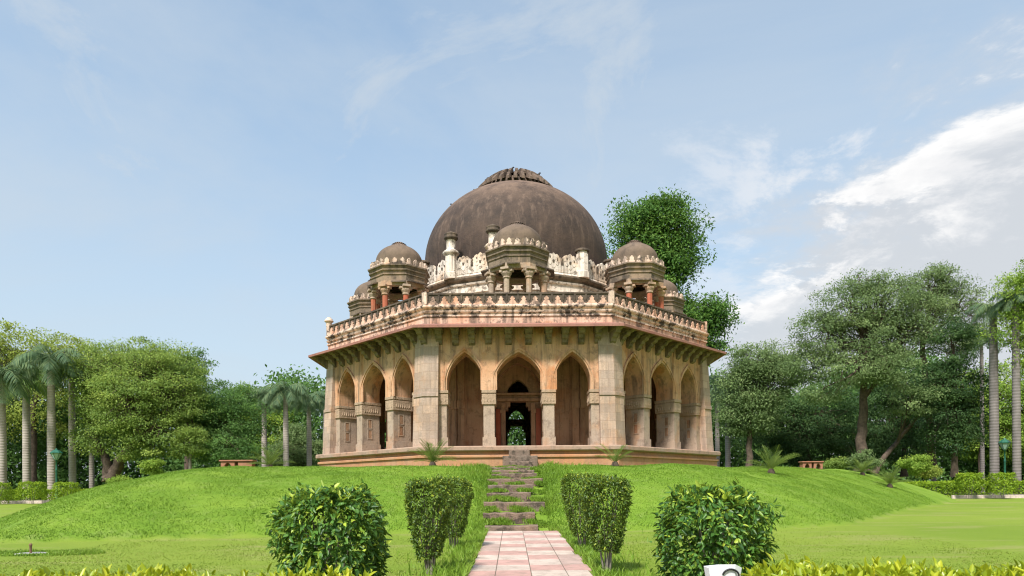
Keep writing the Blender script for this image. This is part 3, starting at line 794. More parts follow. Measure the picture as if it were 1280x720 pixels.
for k in range(1, 8):
    an = k * PI/4; b = kb if first else copy_tree(kb, T); first = False
    b.location = (RC*math.sin(an), -RC*math.cos(an), 0); b.rotation_euler.z = an

# ------------------------------------------------------------------ stairs up the mound
S = empty('mound_stairs', (.2, 23.6, 0))
tag(S, 'worn stone steps overgrown with grass, climbing from the tiled path to the tomb', 'stairs')
sy = [664.5,656,647,638,629.5,621,612.5,604.5,596,587.5]
nst = 10
for i in range(nst):
    d = 23.78 + i * .83
    z = float(gz(np.array([.3]), np.array([d + .1]), False)[0]) + .10
    a = -.92 + random.uniform(-.16,.16); b = .86 + random.uniform(-.15,.22)
    if i in (2, 5): b += .18
    m = MB(); nseg = 9; vs = []          # one worn slab with a wavering front edge and chipped top
    for q in range(nseg + 1):
        xx = a + (b - a)*q/nseg - .2; yf = d - 23.6 - .20 + random.uniform(-.035, .035); zt = z + random.uniform(-.025, .015)
        vs += [(xx, yf, z - .5), (xx, yf - .01, zt - .03), (xx, yf + .035, zt), (xx, d - 23.6 + .72, zt + .01), (xx, d - 23.6 + .72, z - .5)]
    m.add(vs, [(5*q+j, 5*q+5+j, 5*q+5+(j+1)%5, 5*q+(j+1)%5) for q in range(nseg) for j in range(5)] + [(0,1,2,3,4), tuple(5*nseg+j for j in (4,3,2,1,0))])
    m.build('step', M['stair'], S)

# ------------------------------------------------------------------ foliage builders
LEAF = np.array([(0,0,0),(.32,.5,.10),(.72,.36,.07),(1,0,-.06),(.72,-.36,.07),(.32,-.5,.10),(.45,0,0)])
LEAF_F = [(0,6,2,1),(6,3,2,2)]
def unit(v): return v / np.maximum(np.linalg.norm(v, axis=-1, keepdims=True), 1e-9)
def leaves(name, P, D, Nrm, length, width, mat, parent, rnd, cheap=False):
    """P base points, D pointing directions, Nrm rough normals."""
    D = unit(D); S_ = unit(np.cross(Nrm, D)); Nn = np.cross(D, S_)
    length = np.broadcast_to(length, (len(P),)); width = np.broadcast_to(width, (len(P),))
    if cheap:
        T_ = np.array([(0,0,0),(.5,.5,.1),(1,0,-.05),(.5,-.5,.1)]); F_ = [(0,1,2,3)]
    else:
        T_ = np.array([(0,0,0),(.30,.48,.10),(.70,.34,.06),(1,0,-.10),(.70,-.34,.06),(.30,-.48,.10)]); F_ = [(0,3,2,1),(0,5,4,3)]
    V = P[:, None] + D[:, None]*(T_[None,:,0:1]*length[:,None,None]) + S_[:, None]*(T_[None,:,1:2]*width[:,None,None]) + Nn[:, None]*(T_[None,:,2:3]*length[:,None,None])
    return np_mesh(name, V, len(T_), mat, parent, rnd, False, F_)

def crown_points(blobs, n_leaf, cl_r, seed, shell=.55, per=120):
    g = np.random.default_rng(seed); P = []; Cn = []; CL = []
    vol = np.array([b[3]*b[4]*b[5] for b in blobs]) ** .72; vol = vol/vol.sum()
    for b, vv in zip(blobs, vol):
        ncl = max(3, int(n_leaf*vv/per)); c = np.array(b[:3]); r = np.array(b[3:6])
        d = unit(g.normal(size=(ncl,3))); rad = (shell + (1-shell)*g.random(ncl)) ** .8
        rad *= 1 + .22*np.sin(d[:,0]*4+b[0])*np.cos(d[:,2]*5+b[2])
        cc = c + d*rad[:,None]*r
        CL.append(cc)
        size = cl_r*1.25*(.55 + .9*g.random(ncl))
        q = unit(g.normal(size=(ncl,per,3)))*np.sqrt(g.random((ncl,per,1)))
        pts = cc[:,None] + q*size[:,None,None]*np.array([1.2,1.2,.5])
        P.append(pts.reshape(-1,3)); Cn.append((np.repeat(cc,per,0), np.repeat(d,per,0), np.repeat(g.random(ncl),per)))
    return np.concatenate(P), np.concatenate([c[1] for c in Cn]), np.concatenate([c[2] for c in Cn]), np.concatenate(CL), g

def tree(name, label, x, y, blobs, leaf, n_leaf, mat, trunk_pts, trunk_r, cl_r=.9, seed=1, shell=.5, group=None, bark='bark', cat='tree', limbs=True, droop=.35, twigs=.35):
    z0 = gz1(x, y); t = empty(name, (x, y, z0)); tag(t, label, cat, group)
    bl = [(b[0]-x, b[1]-y, b[2]-z0, b[3], b[4], b[5]) for b in blobs]
    n_leaf = int(n_leaf*1.7); leaf = leaf*.80
    P, dirs, cr, CL, g = crown_points(bl, n_leaf, cl_r, seed, shell)
    n = len(P)
    D = unit(dirs*.6 + g.normal(size=(n,3))*.9 + np.array([0,0,-droop]))
    Nn = unit(dirs*.45 + np.array([0,-.25,1.0]) + g.normal(size=(n,3))*.42)
    rnd = np.clip(cr*.75 + g.random(n)*.45 - .12, 0, 1)
    leaves('crown', P, D, Nn, leaf*(.7+.7*g.random(n)), leaf*.55*(.7+.6*g.random(n)), M[mat], t, rnd, cheap=True)
    m = MB(); tops = []
    for tp, r0 in zip(trunk_pts, trunk_r if isinstance(trunk_r, (list,tuple)) else [trunk_r]*len(trunk_pts)):
        pts = [Vector((p[0]-x, p[1]-y, p[2]-z0)) for p in tp]
        fine = []
        for i in range(len(pts)-1):
            for q in range(5): fine.append(pts[i].lerp(pts[i+1], q/5))
        fine.append(pts[-1]); L_ = len(fine)
        fine = [p + Vector((random.uniform(-1,1),random.uniform(-1,1),0))*r0*.22*(1 if i else 0) for i, p in enumerate(fine)]
        rr_ = [r0*(1-.62*i/(L_-1))*(1.35 if i == 0 else 1) for i in range(L_)]
        m.tube(fine, rr_, 9); tops.append((fine, rr_))
    if limbs:
        for b in bl:
            fine, rr_ = min(tops, key=lambda q: (q[0][-1]-Vector(b[:3])).length)
            k = int(len(fine)*.6) + random.randrange(max(1, int(len(fine)*.4)))
            k = min(k, len(fine)-1)
            p0 = fine[k]; p3 = Vector(b[:3]) + Vector((0,0,b[5]*.35)); mid = p0.lerp(p3,.5) + Vector((random.uniform(-.4,.4),random.uniform(-.4,.4),-.2))
            r1 = rr_[k]*.62
            m.tube([p0, mid, p3], [r1, r1*.6, r1*.25], 7)
            cs = [c for c in CL if sum(((c[i]-b[i])/b[i+3])**2 for i in range(3)) < 1.6]
            random.shuffle(cs)
            for c in cs[:max(3, int(len(cs)*twigs))]:
                s_ = p0.lerp(mid, random.random()) if random.random() < .3 else mid.lerp(p3, random.random())
                c = Vector(c); mm = s_.lerp(c,.5) + Vector((random.uniform(-.3,.3),random.uniform(-.3,.3),random.uniform(-.1,.3)))
                m.tube([s_, mm, c], [r1*.34, r1*.2, .018], 5)
    m.build('trunk', M[bark], t)
    return t

def B(d, *items):                       # crown lumps given by where they show in the photo, at a distance d
    o = []
    for it in items:
        px, py, rx, ry = it[:4]; dd = d + (it[4] if len(it) > 4 else 0)
        o.append((X(px,dd,py), dd, Z(px,py,dd), rx/F*dd, (rx*.85)/F*dd, ry/F*dd))
    return o
def TP(d, *pts): return [(X(px,d,py), d + (r[0] if r else 0), Z(px,py,d) if py is not None else 0) for px, py, *r in pts]

def palm(label, px, crown_py, d, trunk_px=9, nf=17, L_=2.9, seed=0, mat='leaf_palm', lean=0, group='royal palms by the lawn'):
    g = random.Random(seed); x = X(px, d); z0 = gz1(x, d); t = empty('palm_tree', (x, d, z0)); tag(t, label, 'palm tree', group)
    zc = Z(px, crown_py, d) - z0; r = trunk_px/2/F*d
    m = MB(); n = 14
    m.tube([(lean*(i/n)**2, 0, zc*i/n*.93) for i in range(n+1)], [r*(1.3 if i == 0 else 1.08 - .25*i/n + .12*math.sin(i/n*PI)) for i in range(n+1)], 12)
    m.build('trunk', M['palmbark_d' if px > 1100 else 'palmbark'], t)
    m = MB(); m.tube([(lean*.87,0,zc*.92),(lean*.93,0,zc*.96),(lean,0,zc)], [r*.72, r*.62, r*.25], 10); m.build('crownshaft', M['crownshaft'], t)
    V = []; rn = []; rach = MB()
    for f in range(nf):
        a = f*2.39996 + g.uniform(-.2,.2); up = .95 - 1.15*(f/nf)**1.1 + g.uniform(-.1,.1); LL = L_*g.uniform(.85,1.1)
        p = Vector((lean,0,zc*.985)); d0 = Vector((math.cos(a)*math.cos(up), math.sin(a)*math.cos(up), math.sin(up))); ns = 15; pts = [p.copy()]; dirs = []
        for s in range(ns):
            d0 = (d0 + Vector((0,0,-.115 - .05*s/ns))).normalized(); p = p + d0*(LL/ns); pts.append(p.copy()); dirs.append(d0.copy())
        rach.tube(pts[::3], [.05,.04,.03,.022,.014,.008][:len(pts[::3])], 4)
        for s in range(1, ns):
            for half in (0, .5):
                for sd_ in (-1, 1):
                    b = pts[s].lerp(pts[s+1], half); sv = dirs[s].cross(Vector((0,0,1)))
                    if sv.length < .05: sv = Vector((math.sin(a),-math.cos(a),0))
                    sv.normalize(); l = LL*.30*math.sin(min(1,(s+half)/ns*1.05)*PI)**.55 + .12
                    dv = (sv*sd_*.75 + dirs[s]*.55 + Vector((0,0,-.55 + g.uniform(-.25,.3)))).normalized()
                    wv = dirs[s]*.045*LL/2.9
                    mid = b + dv*l*.55 + Vector((0,0,.02)); tip = b + dv*l + Vector((0,0,-.18*l))
                    V.append([b - wv*.5, b + wv*.5, mid + wv, mid - wv]); V.append([mid - wv, mid + wv, tip + wv*.15, tip - wv*.15]); q = g.random(); rn += [q, q]
    np_mesh('crown', np.array([[list(v) for v in q] for q in V]), 4, M[mat], t, np.array(rn), False, [(0,1,2,3)])
    rach.build('rachis', M['crownshaft'], t)
    return t
M['crownshaft'] = flat('palm_crownshaft', (.13,.17,.07), .6)

def cycad(label, x, y, size, nf=22, seed=0):
    g = random.Random(seed); z0 = gz1(x, y); t = empty('cycad', (x, y, z0)); tag(t, label, 'cycad', 'cycads on the mound')
    m = MB(); m.lathe([(.16,-.1),(.18,.05),(.12,.18),(.02,.24)], 10); m.build('stem', M['bark'], t)
    V = []; rn = []
    for f in range(nf):
        a = f*2.39996 + g.uniform(-.25,.25); up = R(g.uniform(18,72)); LL = size*g.uniform(.8,1.1)
        p = Vector((0,0,.15)); d0 = Vector((math.cos(a)*math.cos(up), math.sin(a)*math.cos(up), math.sin(up))); ns = 18; pts = [p.copy()]; dirs = []
        for s in range(ns):
            d0 = (d0 + Vector((0,0,-.035))).normalized(); p = p + d0*(LL/ns); pts.append(p.copy()); dirs.append(d0.copy())
        q = g.random()
        for s in range(ns):
            sv = dirs[s].cross(Vector((0,0,1))).normalized(); up_ = sv.cross(dirs[s]); wv = dirs[s]*.016
            V.append([pts[s]-sv*.012, pts[s]+sv*.012, pts[s+1]+sv*.012, pts[s+1]-sv*.012]); rn.append(.9)
            if s < 2: continue
            l = LL*.20*(math.sin(min(1,(s+1)/ns*1.02)*PI)**.6 + .15)
            for sd_ in (-1,1):
                dv = (sv*sd_*.8 + dirs[s]*.65 + up_*.45).normalized(); tip = pts[s] + dv*l
                V.append([pts[s]-wv, pts[s]+wv, tip+wv*.3, tip-wv*.3]); rn.append(min(1,q*.7+g.random()*.3))
    np_mesh('fronds', np.array([[list(v) for v in q] for q in V]), 4, M['leaf_cycad'], t, np.array(rn), False, [(0,1,2,3)])
    return t

def shrub(name, label, x, y, shape, n, leaf, mat, seed, cat='shrub', group=None, stems=10, stem_h=.5, bright_top=0.0, rz=0, rough=0):
    """shape(t, a) -> radius in (x, y) at height fraction t and angle a; shape.h is the height, shape.z0 the clear stem."""
    g = np.random.default_rng(seed); z0 = gz1(x, y); t = empty(name, (x, y, z0), rz); tag(t, label, cat, group)
    h, zb = shape['h'], shape['z0']
    tt = g.random(n*3); a = g.random(n*3)*2*PI
    rx, ry = shape['r'](tt, a)
    keep = g.random(n*3) < (rx+ry)/np.max(rx+ry); tt, a, rx, ry = tt[keep][:n], a[keep][:n], rx[keep][:n], ry[keep][:n]
    n = len(tt)
    pat = np.sin(a*3.1+seed*1.7)*np.sin(tt*9+seed) + .7*np.sin(a*7.3-tt*15+seed*.9)
    kp = g.random(n) > np.clip(pat*.9 - .25, 0, .8); tt, a, rx, ry = tt[kp], a[kp], rx[kp], ry[kp]; n = len(tt)
    top = g.random(n) < shape.get('top', .28)
    depth = 1 - np.abs(g.normal(size=n))*.13
    lump = 1 + (.05+.05*rough)*np.sin(a*5+seed+tt*7) + (.05+.03*rough)*np.sin(a*11-tt*13+seed) + rough*np.where(g.random(n) < .14, g.random(n)*.16, 0)
    rr_ = np.where(top, np.sqrt(g.random(n)), depth)*lump
    rxT, ryT = shape['r'](np.ones(n), a)
    px = np.where(top, rxT, rx)*rr_*np.cos(a); py = np.where(top, ryT, ry)*rr_*np.sin(a)
    pz = zb + (h-zb)*np.where(top, 1 - np.abs(g.normal(size=n))*.05, tt) + shape.get('bump', .04)*np.sin(px*7+seed)*np.cos(py*6) + rough*np.where(top & (g.random(n) < .12), g.random(n)*.14, 0)
    P = np.stack([px,py,pz],-1)
    outv = unit(np.stack([np.cos(a), np.sin(a), np.where(top, 1.6, .15)],-1)*np.array([1,1,1]))
    D = unit(outv*.55 + g.normal(size=(n,3))*.55 + np.array([0,0,-.45])*np.where(top,-.3,1)[:,None])
    Nn = unit(outv + np.array([0,0,.7]) + g.normal(size=(n,3))*.4)
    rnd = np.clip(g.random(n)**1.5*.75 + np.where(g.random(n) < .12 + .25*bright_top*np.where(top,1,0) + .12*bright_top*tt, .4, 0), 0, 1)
    leaves('foliage', P, D, Nn, leaf*(.45+.85*g.random(n)), leaf*.50*(.55+.7*g.random(n)), M[mat], t, rnd)
    m = MB(); gg = random.Random(seed)
    for i in range(stems):
        an = gg.uniform(0,2*PI); r0 = gg.uniform(.02,.09)*shape.get('spread',1); ex, ey = shape['r'](np.array([.75]), np.array([an]))
        q = gg.uniform(.3,.8); p0 = Vector((r0*math.cos(an), r0*math.sin(an), -.05)); p2 = Vector((float(ex[0])*q*math.cos(an), float(ey[0])*q*math.sin(an), h*gg.uniform(.7,.93)))
        p1 = Vector((p0.x*.6+p2.x*.4, p0.y*.6+p2.y*.4, max(zb, h*.35)+gg.uniform(-.05,.1)))
        m.tube([p0,p1,p2], [.017,.013,.006], 6)
    m.build('stems', M['bark_grey'], t)
    return t

# ------------------------------------------------------------------ trees
tree('leafy_tree', 'broad yellow-green tree whose crown rises behind the palms at the left edge', X(40,88), 88,
     B(88,(-40,465,60,55),(20,450,55,42),(75,448,50,38),(105,470,45,40),(40,500,60,50),(-10,435,40,25),(120,450,30,28)), .42, 15000, 'leaf_yel', [TP(88,(40,605),(42,520),(50,470))], .5, 1.5, 11)
tree('leafy_tree', 'big spreading tree with a forked leaning trunk, right of the left-hand palms', X(138,64), 64,
     B(64,(170,478,58,40),(130,505,36,40),(215,488,42,46),(165,448,50,20,2),(205,452,40,22,1),(120,545,28,26),(195,540,40,32,-2),(240,520,25,42),(155,500,40,45,-3),(170,560,22,22,-2),(110,470,26,28)), .26, 34000, 'leaf_mid',
     [TP(64,(138,600),(132,575),(118,545)), TP(64,(138,600),(150,577),(180,548,-1),(200,500))], [.55,.6], .95, 12)
tree('leafy_tree', 'dark loose-crowned tree rising just behind the big spreading tree', X(232,78), 78,
     B(78,(228,458,30,26),(240,480,22,30),(205,450,20,20),(268,500,22,20)), .30, 6500, 'leaf_deep', [TP(78,(235,600),(233,520),(232,470))], .35, .9, 13)
tree('leafy_tree', 'dark green tree with a low dense crown above the left stone bench', X(278,66), 66,
     B(66,(270,520,34,34),(300,535,28,40),(255,545,26,34),(285,560,34,24,-2),(300,500,20,20,2),(250,505,22,25,2)), .24, 20000, 'leaf_deep', [TP(66,(277,590),(277,560),(280,520))], .28, .85, 14)
tree('leafy_tree', 'small round tree on a thin pale trunk left of the mound crest', X(238,62), 62,
     B(62,(236,548,15,18),(228,560,12,12),(246,556,10,14)), .22, 3800, 'leaf_mid', [TP(62,(238,594),(238,570),(237,550))], .16, .6, 15, bark='bark_grey')
tree('leafy_tree', 'yellow-green tree glowing between the dark trees and the mid palms', X(312,92), 92,
     B(92,(300,500,26,22),(322,510,24,28),(345,540,30,35),(300,540,25,30)), .36, 9000, 'leaf_light', [TP(92,(312,600),(312,540),(312,510))], .3, 1.1, 16)
tree('leafy_tree', 'pale flowering-looking tree seen between the mid palm trunks', X(380,84), 84,
     B(84,(372,560,26,28),(395,570,24,25),(352,575,22,20)), .30, 8000, 'leaf_olive', [TP(84,(380,600),(380,575),(378,560))], .25, 1.0, 17)
# behind the dome
tree('leafy_tree', 'tall glossy green tree rising behind the right side of the dome', X(835,72), 72,
     B(72,(796,276,24,20),(826,268,26,20),(846,288,20,18),(812,300,26,18),(856,308,17,17),(780,304,15,18),(836,324,22,16),(800,332,24,18),(850,344,14,16),(826,352,20,16),(884,386,22,15),(897,404,14,16),(874,412,18,18),(888,430,14,14),(784,338,14,22),(840,400,30,40)), .40, 26000, 'leaf_rich',
     [TP(72,(838,600),(836,480),(830,380),(822,310)), TP(72,(838,520),(870,440),(888,400))], [.75,.4], 1.35, 21, droop=.3)
# right-hand wood
tree('leafy_tree', 'grey-green tree with a rounded crown nearest the right end of the tomb', X(935,68), 68,
     B(68,(948,452,34,26),(925,485,26,34),(965,480,30,32),(940,515,34,28),(915,520,14,28),(985,462,22,25)), .27, 21000, 'leaf_olive', [TP(68,(936,590),(937,540),(942,480))], .36, .95, 31)
tree('leafy_tree', 'large olive-green tree with a thick trunk behind the right stone bench', X(1077,63), 63,
     B(63,(1060,385,42,34),(1105,378,40,30),(1030,420,36,30),(1085,425,48,32),(1130,420,36,34),(1010,455,30,22),(1060,460,46,22,-2),(1120,462,40,22,-2),(1140,500,30,22,-2),(1030,490,24,16,-2),(1150,395,28,30,1),(1085,350,20,12)), .25, 33000, 'leaf_olive',
     [TP(63,(1077,588),(1077,540),(1080,490),(1082,430)), TP(63,(1092,592),(1106,570),(1132,548,1),(1152,512))], [.55,.30], .95, 32, shell=.62)
tree('leafy_tree', 'tall airy tree with bare branching limbs, the highest of the right-hand wood', X(1165,66), 66,
     B(66,(1160,355,26,18),(1185,350,26,18),(1145,370,20,20),(1200,378,28,24),(1170,392,34,20),(1220,405,22,22),(1150,420,30,16),(1200,425,34,18),(1175,340,16,10),(1228,380,16,18)), .22, 13000, 'leaf_olive',
     [TP(66,(1165,590),(1160,500),(1152,430),(1165,370)), TP(66,(1152,430),(1185,400),(1205,370))], [.38,.2], .85, 33, shell=.5, twigs=.8)
tree('conifer', 'dark feathery evergreen standing under the airy tree', X(1193,61), 61,
     B(61,(1190,430,26,34),(1195,480,32,36),(1180,520,30,34),(1210,520,22,30),(1195,550,30,22),(1170,480,22,30)), .24, 19000, 'leaf_dark', [TP(61,(1193,596),(1193,520),(1191,430))], .28, .8, 34, cat='evergreen')
tree('leafy_tree', 'dense dark tree filling the shade behind the right stone bench', X(1010,76), 76,
     B(76,(990,530,40,36),(1030,520,42,40),(1010,560,46,24),(960,550,32,30),(1060,545,34,36)), .30, 22000, 'leaf_dark', [TP(76,(1010,596),(1010,560),(1012,530))], .35, 1.1, 35)
tree('leafy_tree', 'dense dark tree in the shade between the thick trunk and the evergreen', X(1130,78), 78,
     B(78,(1110,520,36,44),(1150,520,36,44),(1130,480,40,30),(1130,560,46,22),(1085,555,24,26)), .30, 20000, 'leaf_dark', [TP(78,(1130,596),(1130,560),(1132,520))], .35, 1.1, 36)
tree('leafy_tree', 'fresh green tree hanging into the picture at the right edge', X(1300,54), 54,
     B(54,(1268,372,22,26),(1285,352,26,24),(1300,400,34,34),(1270,412,18,22),(1320,360,40,40),(1290,440,24,20),(1330,450,40,30)), .24, 15000, 'leaf_light', [TP(54,(1320,596),(1318,500),(1308,400))], .4, .9, 37)
tree('leafy_tree', 'bright green tree in the clearing left of the two right-hand palms', X(1225,88), 88,
     B(88,(1225,480,30,26),(1250,510,34,34),(1215,530,26,34),(1270,480,28,28),(1290,530,34,40),(1240,555,40,24)), .36, 15000, 'leaf_light', [TP(88,(1226,600),(1226,540),(1226,500))], .35, 1.2, 38)
# understorey shrubs on the far side of the mound
for i, (px, py, rx, ry, d, mat, lab) in enumerate((
        (1145,580,18,12,56,'leaf_light','rounded light green bush at the right end of the mound crest'),
        (1082,575,16,14,58,'leaf_olive','grey-green bush round the foot of the thick trunk'),
        (1045,580,12,7,60,'leaf_mid','low bush on the crest between the right bench and the thick trunk'),
        (190,584,12,9,60,'leaf_light','light green broad-leaved bush on the left crest of the mound'),
        (150,603,12,6,58,'leaf_light','low yellow-green bush at the left foot of the mound'),
        (1160,590,10,7,58,'leaf_yel','small yellow-green bush sloping down beside the right crest bush'))):
    x = X(px, d); 
    tree('bush', lab, x, d, [(x, d, max(gz1(x,d)+.3, Z(px,py,d)), rx/F*d, rx/F*d*.8, ry/F*d)], .18, 2600, mat, [[(x,d,gz1(x,d)-.1),(x,d,gz1(x,d)+.3)]], .08, .4, 50+i, cat='bush', limbs=False)

# the wood beyond, read as one mass
g = np.random.default_rng(5); P = []
for k in range(9000):
    px = g.uniform(-260, 1560); d = g.uniform(90, 112)
    if px < 430: top = 470 + 30*math.sin(px*.03) + (25 if px > 280 else 0)
    elif px < 890: top = 480
    else: top = 470 + 25*math.sin(px*.021) + (25 if px > 1200 else 0)
    x = X(px, d); zt = EYE + (HZ-top)/F*d; zb = float(base_z(d))
    c = np.array([x, d, zb + (zt-zb)*g.random()**1.25])
    q = g.normal(size=(34,3))*np.array([1.1,1.0,.75]); P.append(c+q)
P = np.concatenate(P); n = len(P)
wd = leaves('woodland', P, g.normal(size=(n,3))+np.array([0,0,-.4]), np.array([0,-.4,1.0])+g.normal(size=(n,3))*.5, .62*(.6+.7*g.random(n)), .36, M['leaf_deep'], None, np.clip(np.repeat(g.random(n//34),34)*.6+g.random(n)*.4,0,1), True)
tag(wd, 'dense green wood filling the gaps between the nearer trees', 'woodland', None, 'stuff')

# palms
G1 = 'royal palms by the left hedge'; G2 = 'royal palms left of the tomb'; G3 = 'royal palms right of the tomb'
palm('royal palm cut by the left edge of the photo', 3, 466, 60, 9.2, 19, 3.7, 1, group=G1)
palm('shorter royal palm second from the left edge', 34, 470, 66, 8.4, 17, 3.2, 2, 'leaf_palm_y', group=G1)
palm('tall royal palm directly behind the green lamp post', 65, 446, 62, 8.8, 20, 3.8, 3, group=G1)
palm('tall royal palm just right of the left green lamp post', 91, 452, 66, 7.4, 19, 3.6, 4, group=G1)
palm('low young palm half hidden under the spreading tree', 115, 540, 70, 5.5, 12, 2.0, 5, group=G1)
palm('left palm of the three between bench and tomb', 331, 490, 76, 6.4, 20, 2.9, 6, group=G2)
palm('middle and tallest palm of the three between bench and tomb', 358, 485, 72, 6.6, 21, 3.0, 7, group=G2)
palm('right palm of the three between bench and tomb', 387, 496, 76, 6.0, 19, 2.8, 8, group=G2)
palm('palm whose fronds brush the left end of the eave', 407, 494, 84, 5.5, 16, 3.0, 9, group=G2)
palm('second palm right of the tomb, its crown clear of the wall', 910, 474, 80, 6, 17, 3.6, 10, group=G3)
palm('palm trunk closest to the right end of the tomb', 897, 490, 88, 5.5, 16, 3.6, 11, group=G3)
palm('thick dark-trunked palm between the right lamp post and the airy tree', 1243, 380, 56, 9.5, 13, 2.1, 12, group=G3)
palm('thick palm trunk under the fresh green tree at the right edge', 1271, 366, 54, 8.5, 13, 2.1, 13, group=G3)
palm('slim palm with drooping crown behind the airy tree', 1228, 420, 74, 4.5, 15, 3.0, 14, group=G3)
palm('slim straight trunk right of the dark evergreen shade', 1167, 520, 70, 5, 12, 2.4, 15, group=G3)

# cycads along the crest
for i, (px, d, s, lab) in enumerate(((338,33,1.0,'cycad on the crest beside the left stone bench'),(541,31.4,1.05,'cycad against the plinth below the left front buttress'),
        (769,31.2,1.0,'small cycad against the plinth below the right front buttress'),(964,33,1.25,'cycad on the crest between tomb and right stone bench'),
        (1112,42,1.15,'cycad at the foot of the leaning trunk on the right crest'),(1078,46,1.0,'cycad half hidden behind the crest near the thick trunk'))):
    cycad(lab, X(px,d), d, s*1.2, 22 if i != 2 else 12, i)

# ------------------------------------------------------------------ foreground shrubs
def box_shape(hx, hy, h, z0, taper=.12, top=.26, power=4.0, edge=.08, bump=.06):
    def r(t, a):
        k = 1/np.maximum((np.abs(np.cos(a))**power + np.abs(np.sin(a))**power)**(1/power), 1e-6)
        f = (1 - taper) + taper*np.sin(np.clip(t,0,1)*PI*.75)
        f = f*np.where(t > .80, 1 - ((t-.80)/.2)**2*edge, 1)
        return hx*k*f, hy*k*f
    return dict(h=h, z0=z0, r=r, top=top, bump=bump)
def cone_shape(hx, hy, h, z0, bot=.42):
    def r(t, a):
        k = 1/np.maximum((np.abs(np.cos(a))**3 + np.abs(np.sin(a))**3)**(1/3), 1e-6)
        f = (bot + (1-bot)*np.clip(t*1.3,0,1)**.8)*np.where(t > .85, 1 - ((t-.85)/.15)**2*.12, 1)
        return hx*k*f, hy*k*f
    return dict(h=h, z0=z0, r=r, top=.2, bump=.06)
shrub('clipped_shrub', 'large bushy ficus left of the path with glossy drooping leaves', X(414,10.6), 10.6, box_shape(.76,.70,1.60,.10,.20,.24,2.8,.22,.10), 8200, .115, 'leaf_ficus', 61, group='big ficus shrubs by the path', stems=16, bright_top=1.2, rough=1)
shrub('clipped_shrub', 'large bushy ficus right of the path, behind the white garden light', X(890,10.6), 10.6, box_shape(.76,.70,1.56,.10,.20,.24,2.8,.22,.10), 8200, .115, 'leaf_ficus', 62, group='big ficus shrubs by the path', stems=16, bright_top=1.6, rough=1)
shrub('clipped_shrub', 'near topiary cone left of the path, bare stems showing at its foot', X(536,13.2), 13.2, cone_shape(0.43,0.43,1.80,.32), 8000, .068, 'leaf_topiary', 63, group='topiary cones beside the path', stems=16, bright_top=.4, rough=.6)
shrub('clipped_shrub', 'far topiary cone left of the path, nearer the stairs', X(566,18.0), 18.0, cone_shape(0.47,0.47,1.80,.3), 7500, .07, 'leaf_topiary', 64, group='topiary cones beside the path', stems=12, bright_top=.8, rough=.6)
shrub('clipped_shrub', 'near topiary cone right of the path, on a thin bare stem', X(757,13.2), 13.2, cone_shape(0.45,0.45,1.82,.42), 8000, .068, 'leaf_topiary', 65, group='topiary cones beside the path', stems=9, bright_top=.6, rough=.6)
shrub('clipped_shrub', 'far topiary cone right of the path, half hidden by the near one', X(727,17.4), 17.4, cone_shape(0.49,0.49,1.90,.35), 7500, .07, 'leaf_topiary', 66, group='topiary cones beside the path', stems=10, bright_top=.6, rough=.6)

def hedge(name, label, x0, x1, y, depth, h, leaf, n, mat, seed, sprigs=0, group=None, along=None):
    g = np.random.default_rng(seed); xm = (x0+x1)/2; z0 = gz1(xm, y); t = empty(name, (xm, y, z0)); tag(t, label, 'hedge', group)
    hw = (x1-x0)/2
    u_ = g.uniform(-hw, hw, n); face = g.random(n)
    topm = face < .55
    vv = np.where(topm, g.uniform(-depth/2, depth/2, n), np.where(face < .9, -depth/2, depth/2) + g.normal(size=n)*.05)
    zz_ = np.where(topm, h + g.normal(size=n)*.035, h*g.random(n)**.7)
    zz_ = zz_ + .05*np.sin(u_*5+seed)*np.sin(u_*2.1+1)
    P = np.stack([u_, vv, zz_], -1)
    outv = np.stack([np.zeros(n), np.where(topm, 0, np.sign(vv)), np.where(topm, 1.2, .4)], -1)
    D = unit(outv*.6 + g.normal(size=(n,3))*.6 + np.array([0,0,.2])); Nn = unit(outv + g.normal(size=(n,3))*.5)
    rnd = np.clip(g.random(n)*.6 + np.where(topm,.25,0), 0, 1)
    PP, DD, NN_, RR = [P], [D], [Nn], [rnd]
    for s in range(sprigs):
        sx, sy_ = g.uniform(-hw, hw), g.uniform(-depth/2, depth/2); hh = h + g.uniform(-.02,.09)*g.random() + .06*max(0, np.sin(sx*3.1+seed)) + (.07*np.clip((sx-hw*.45)/(hw*.5),0,1) if seed == 71 else 0); k = 14
        tt = np.linspace(0,1,k); an = np.arange(k)*2.4 + g.random()*6
        lean = g.normal(size=2)*.05
        PP.append(np.stack([sx+lean[0]*tt, sy_+lean[1]*tt, hh-.14+.14*tt], -1))
        DD.append(unit(np.stack([np.cos(an)*(1-.6*tt), np.sin(an)*(1-.6*tt), .35+.9*tt], -1)))
        NN_.append(np.stack([-np.cos(an)*.5, -np.sin(an)*.5, np.ones(k)], -1)); RR.append(np.clip(.35+.6*tt*g.uniform(.7,1.1),0,1))
    P, D, Nn, rnd = map(np.concatenate, (PP, DD, NN_, RR)); n = len(P)
    leaves('foliage', P, D, Nn, leaf*(.6+.7*g.random(n)), leaf*.5*(.75+.4*g.random(n)), M[mat], t, rnd)
    m = MB(); gg = random.Random(seed)
    for i in range(int((x1-x0)*6)+2):
        x = gg.uniform(-hw,hw); yv = gg.uniform(-depth*.3,depth*.3)
        m.tube([(x,yv,-.05),(x+gg.uniform(-.1,.1),yv+gg.uniform(-.08,.08),h*.5),(x+gg.uniform(-.15,.15),yv+gg.uniform(-.1,.1),h*.95)], [.014,.01,.005], 5)
    m.build('stems', M['bark'], t)
    return t
hedge('clipped_hedge', 'golden-leaved hedge along the bottom edge, left of the path', -3.9, -1.02, 4.6, .60, 1.125, .074, 7500, 'leaf_gold', 71, 110, 'golden hedges in the foreground')
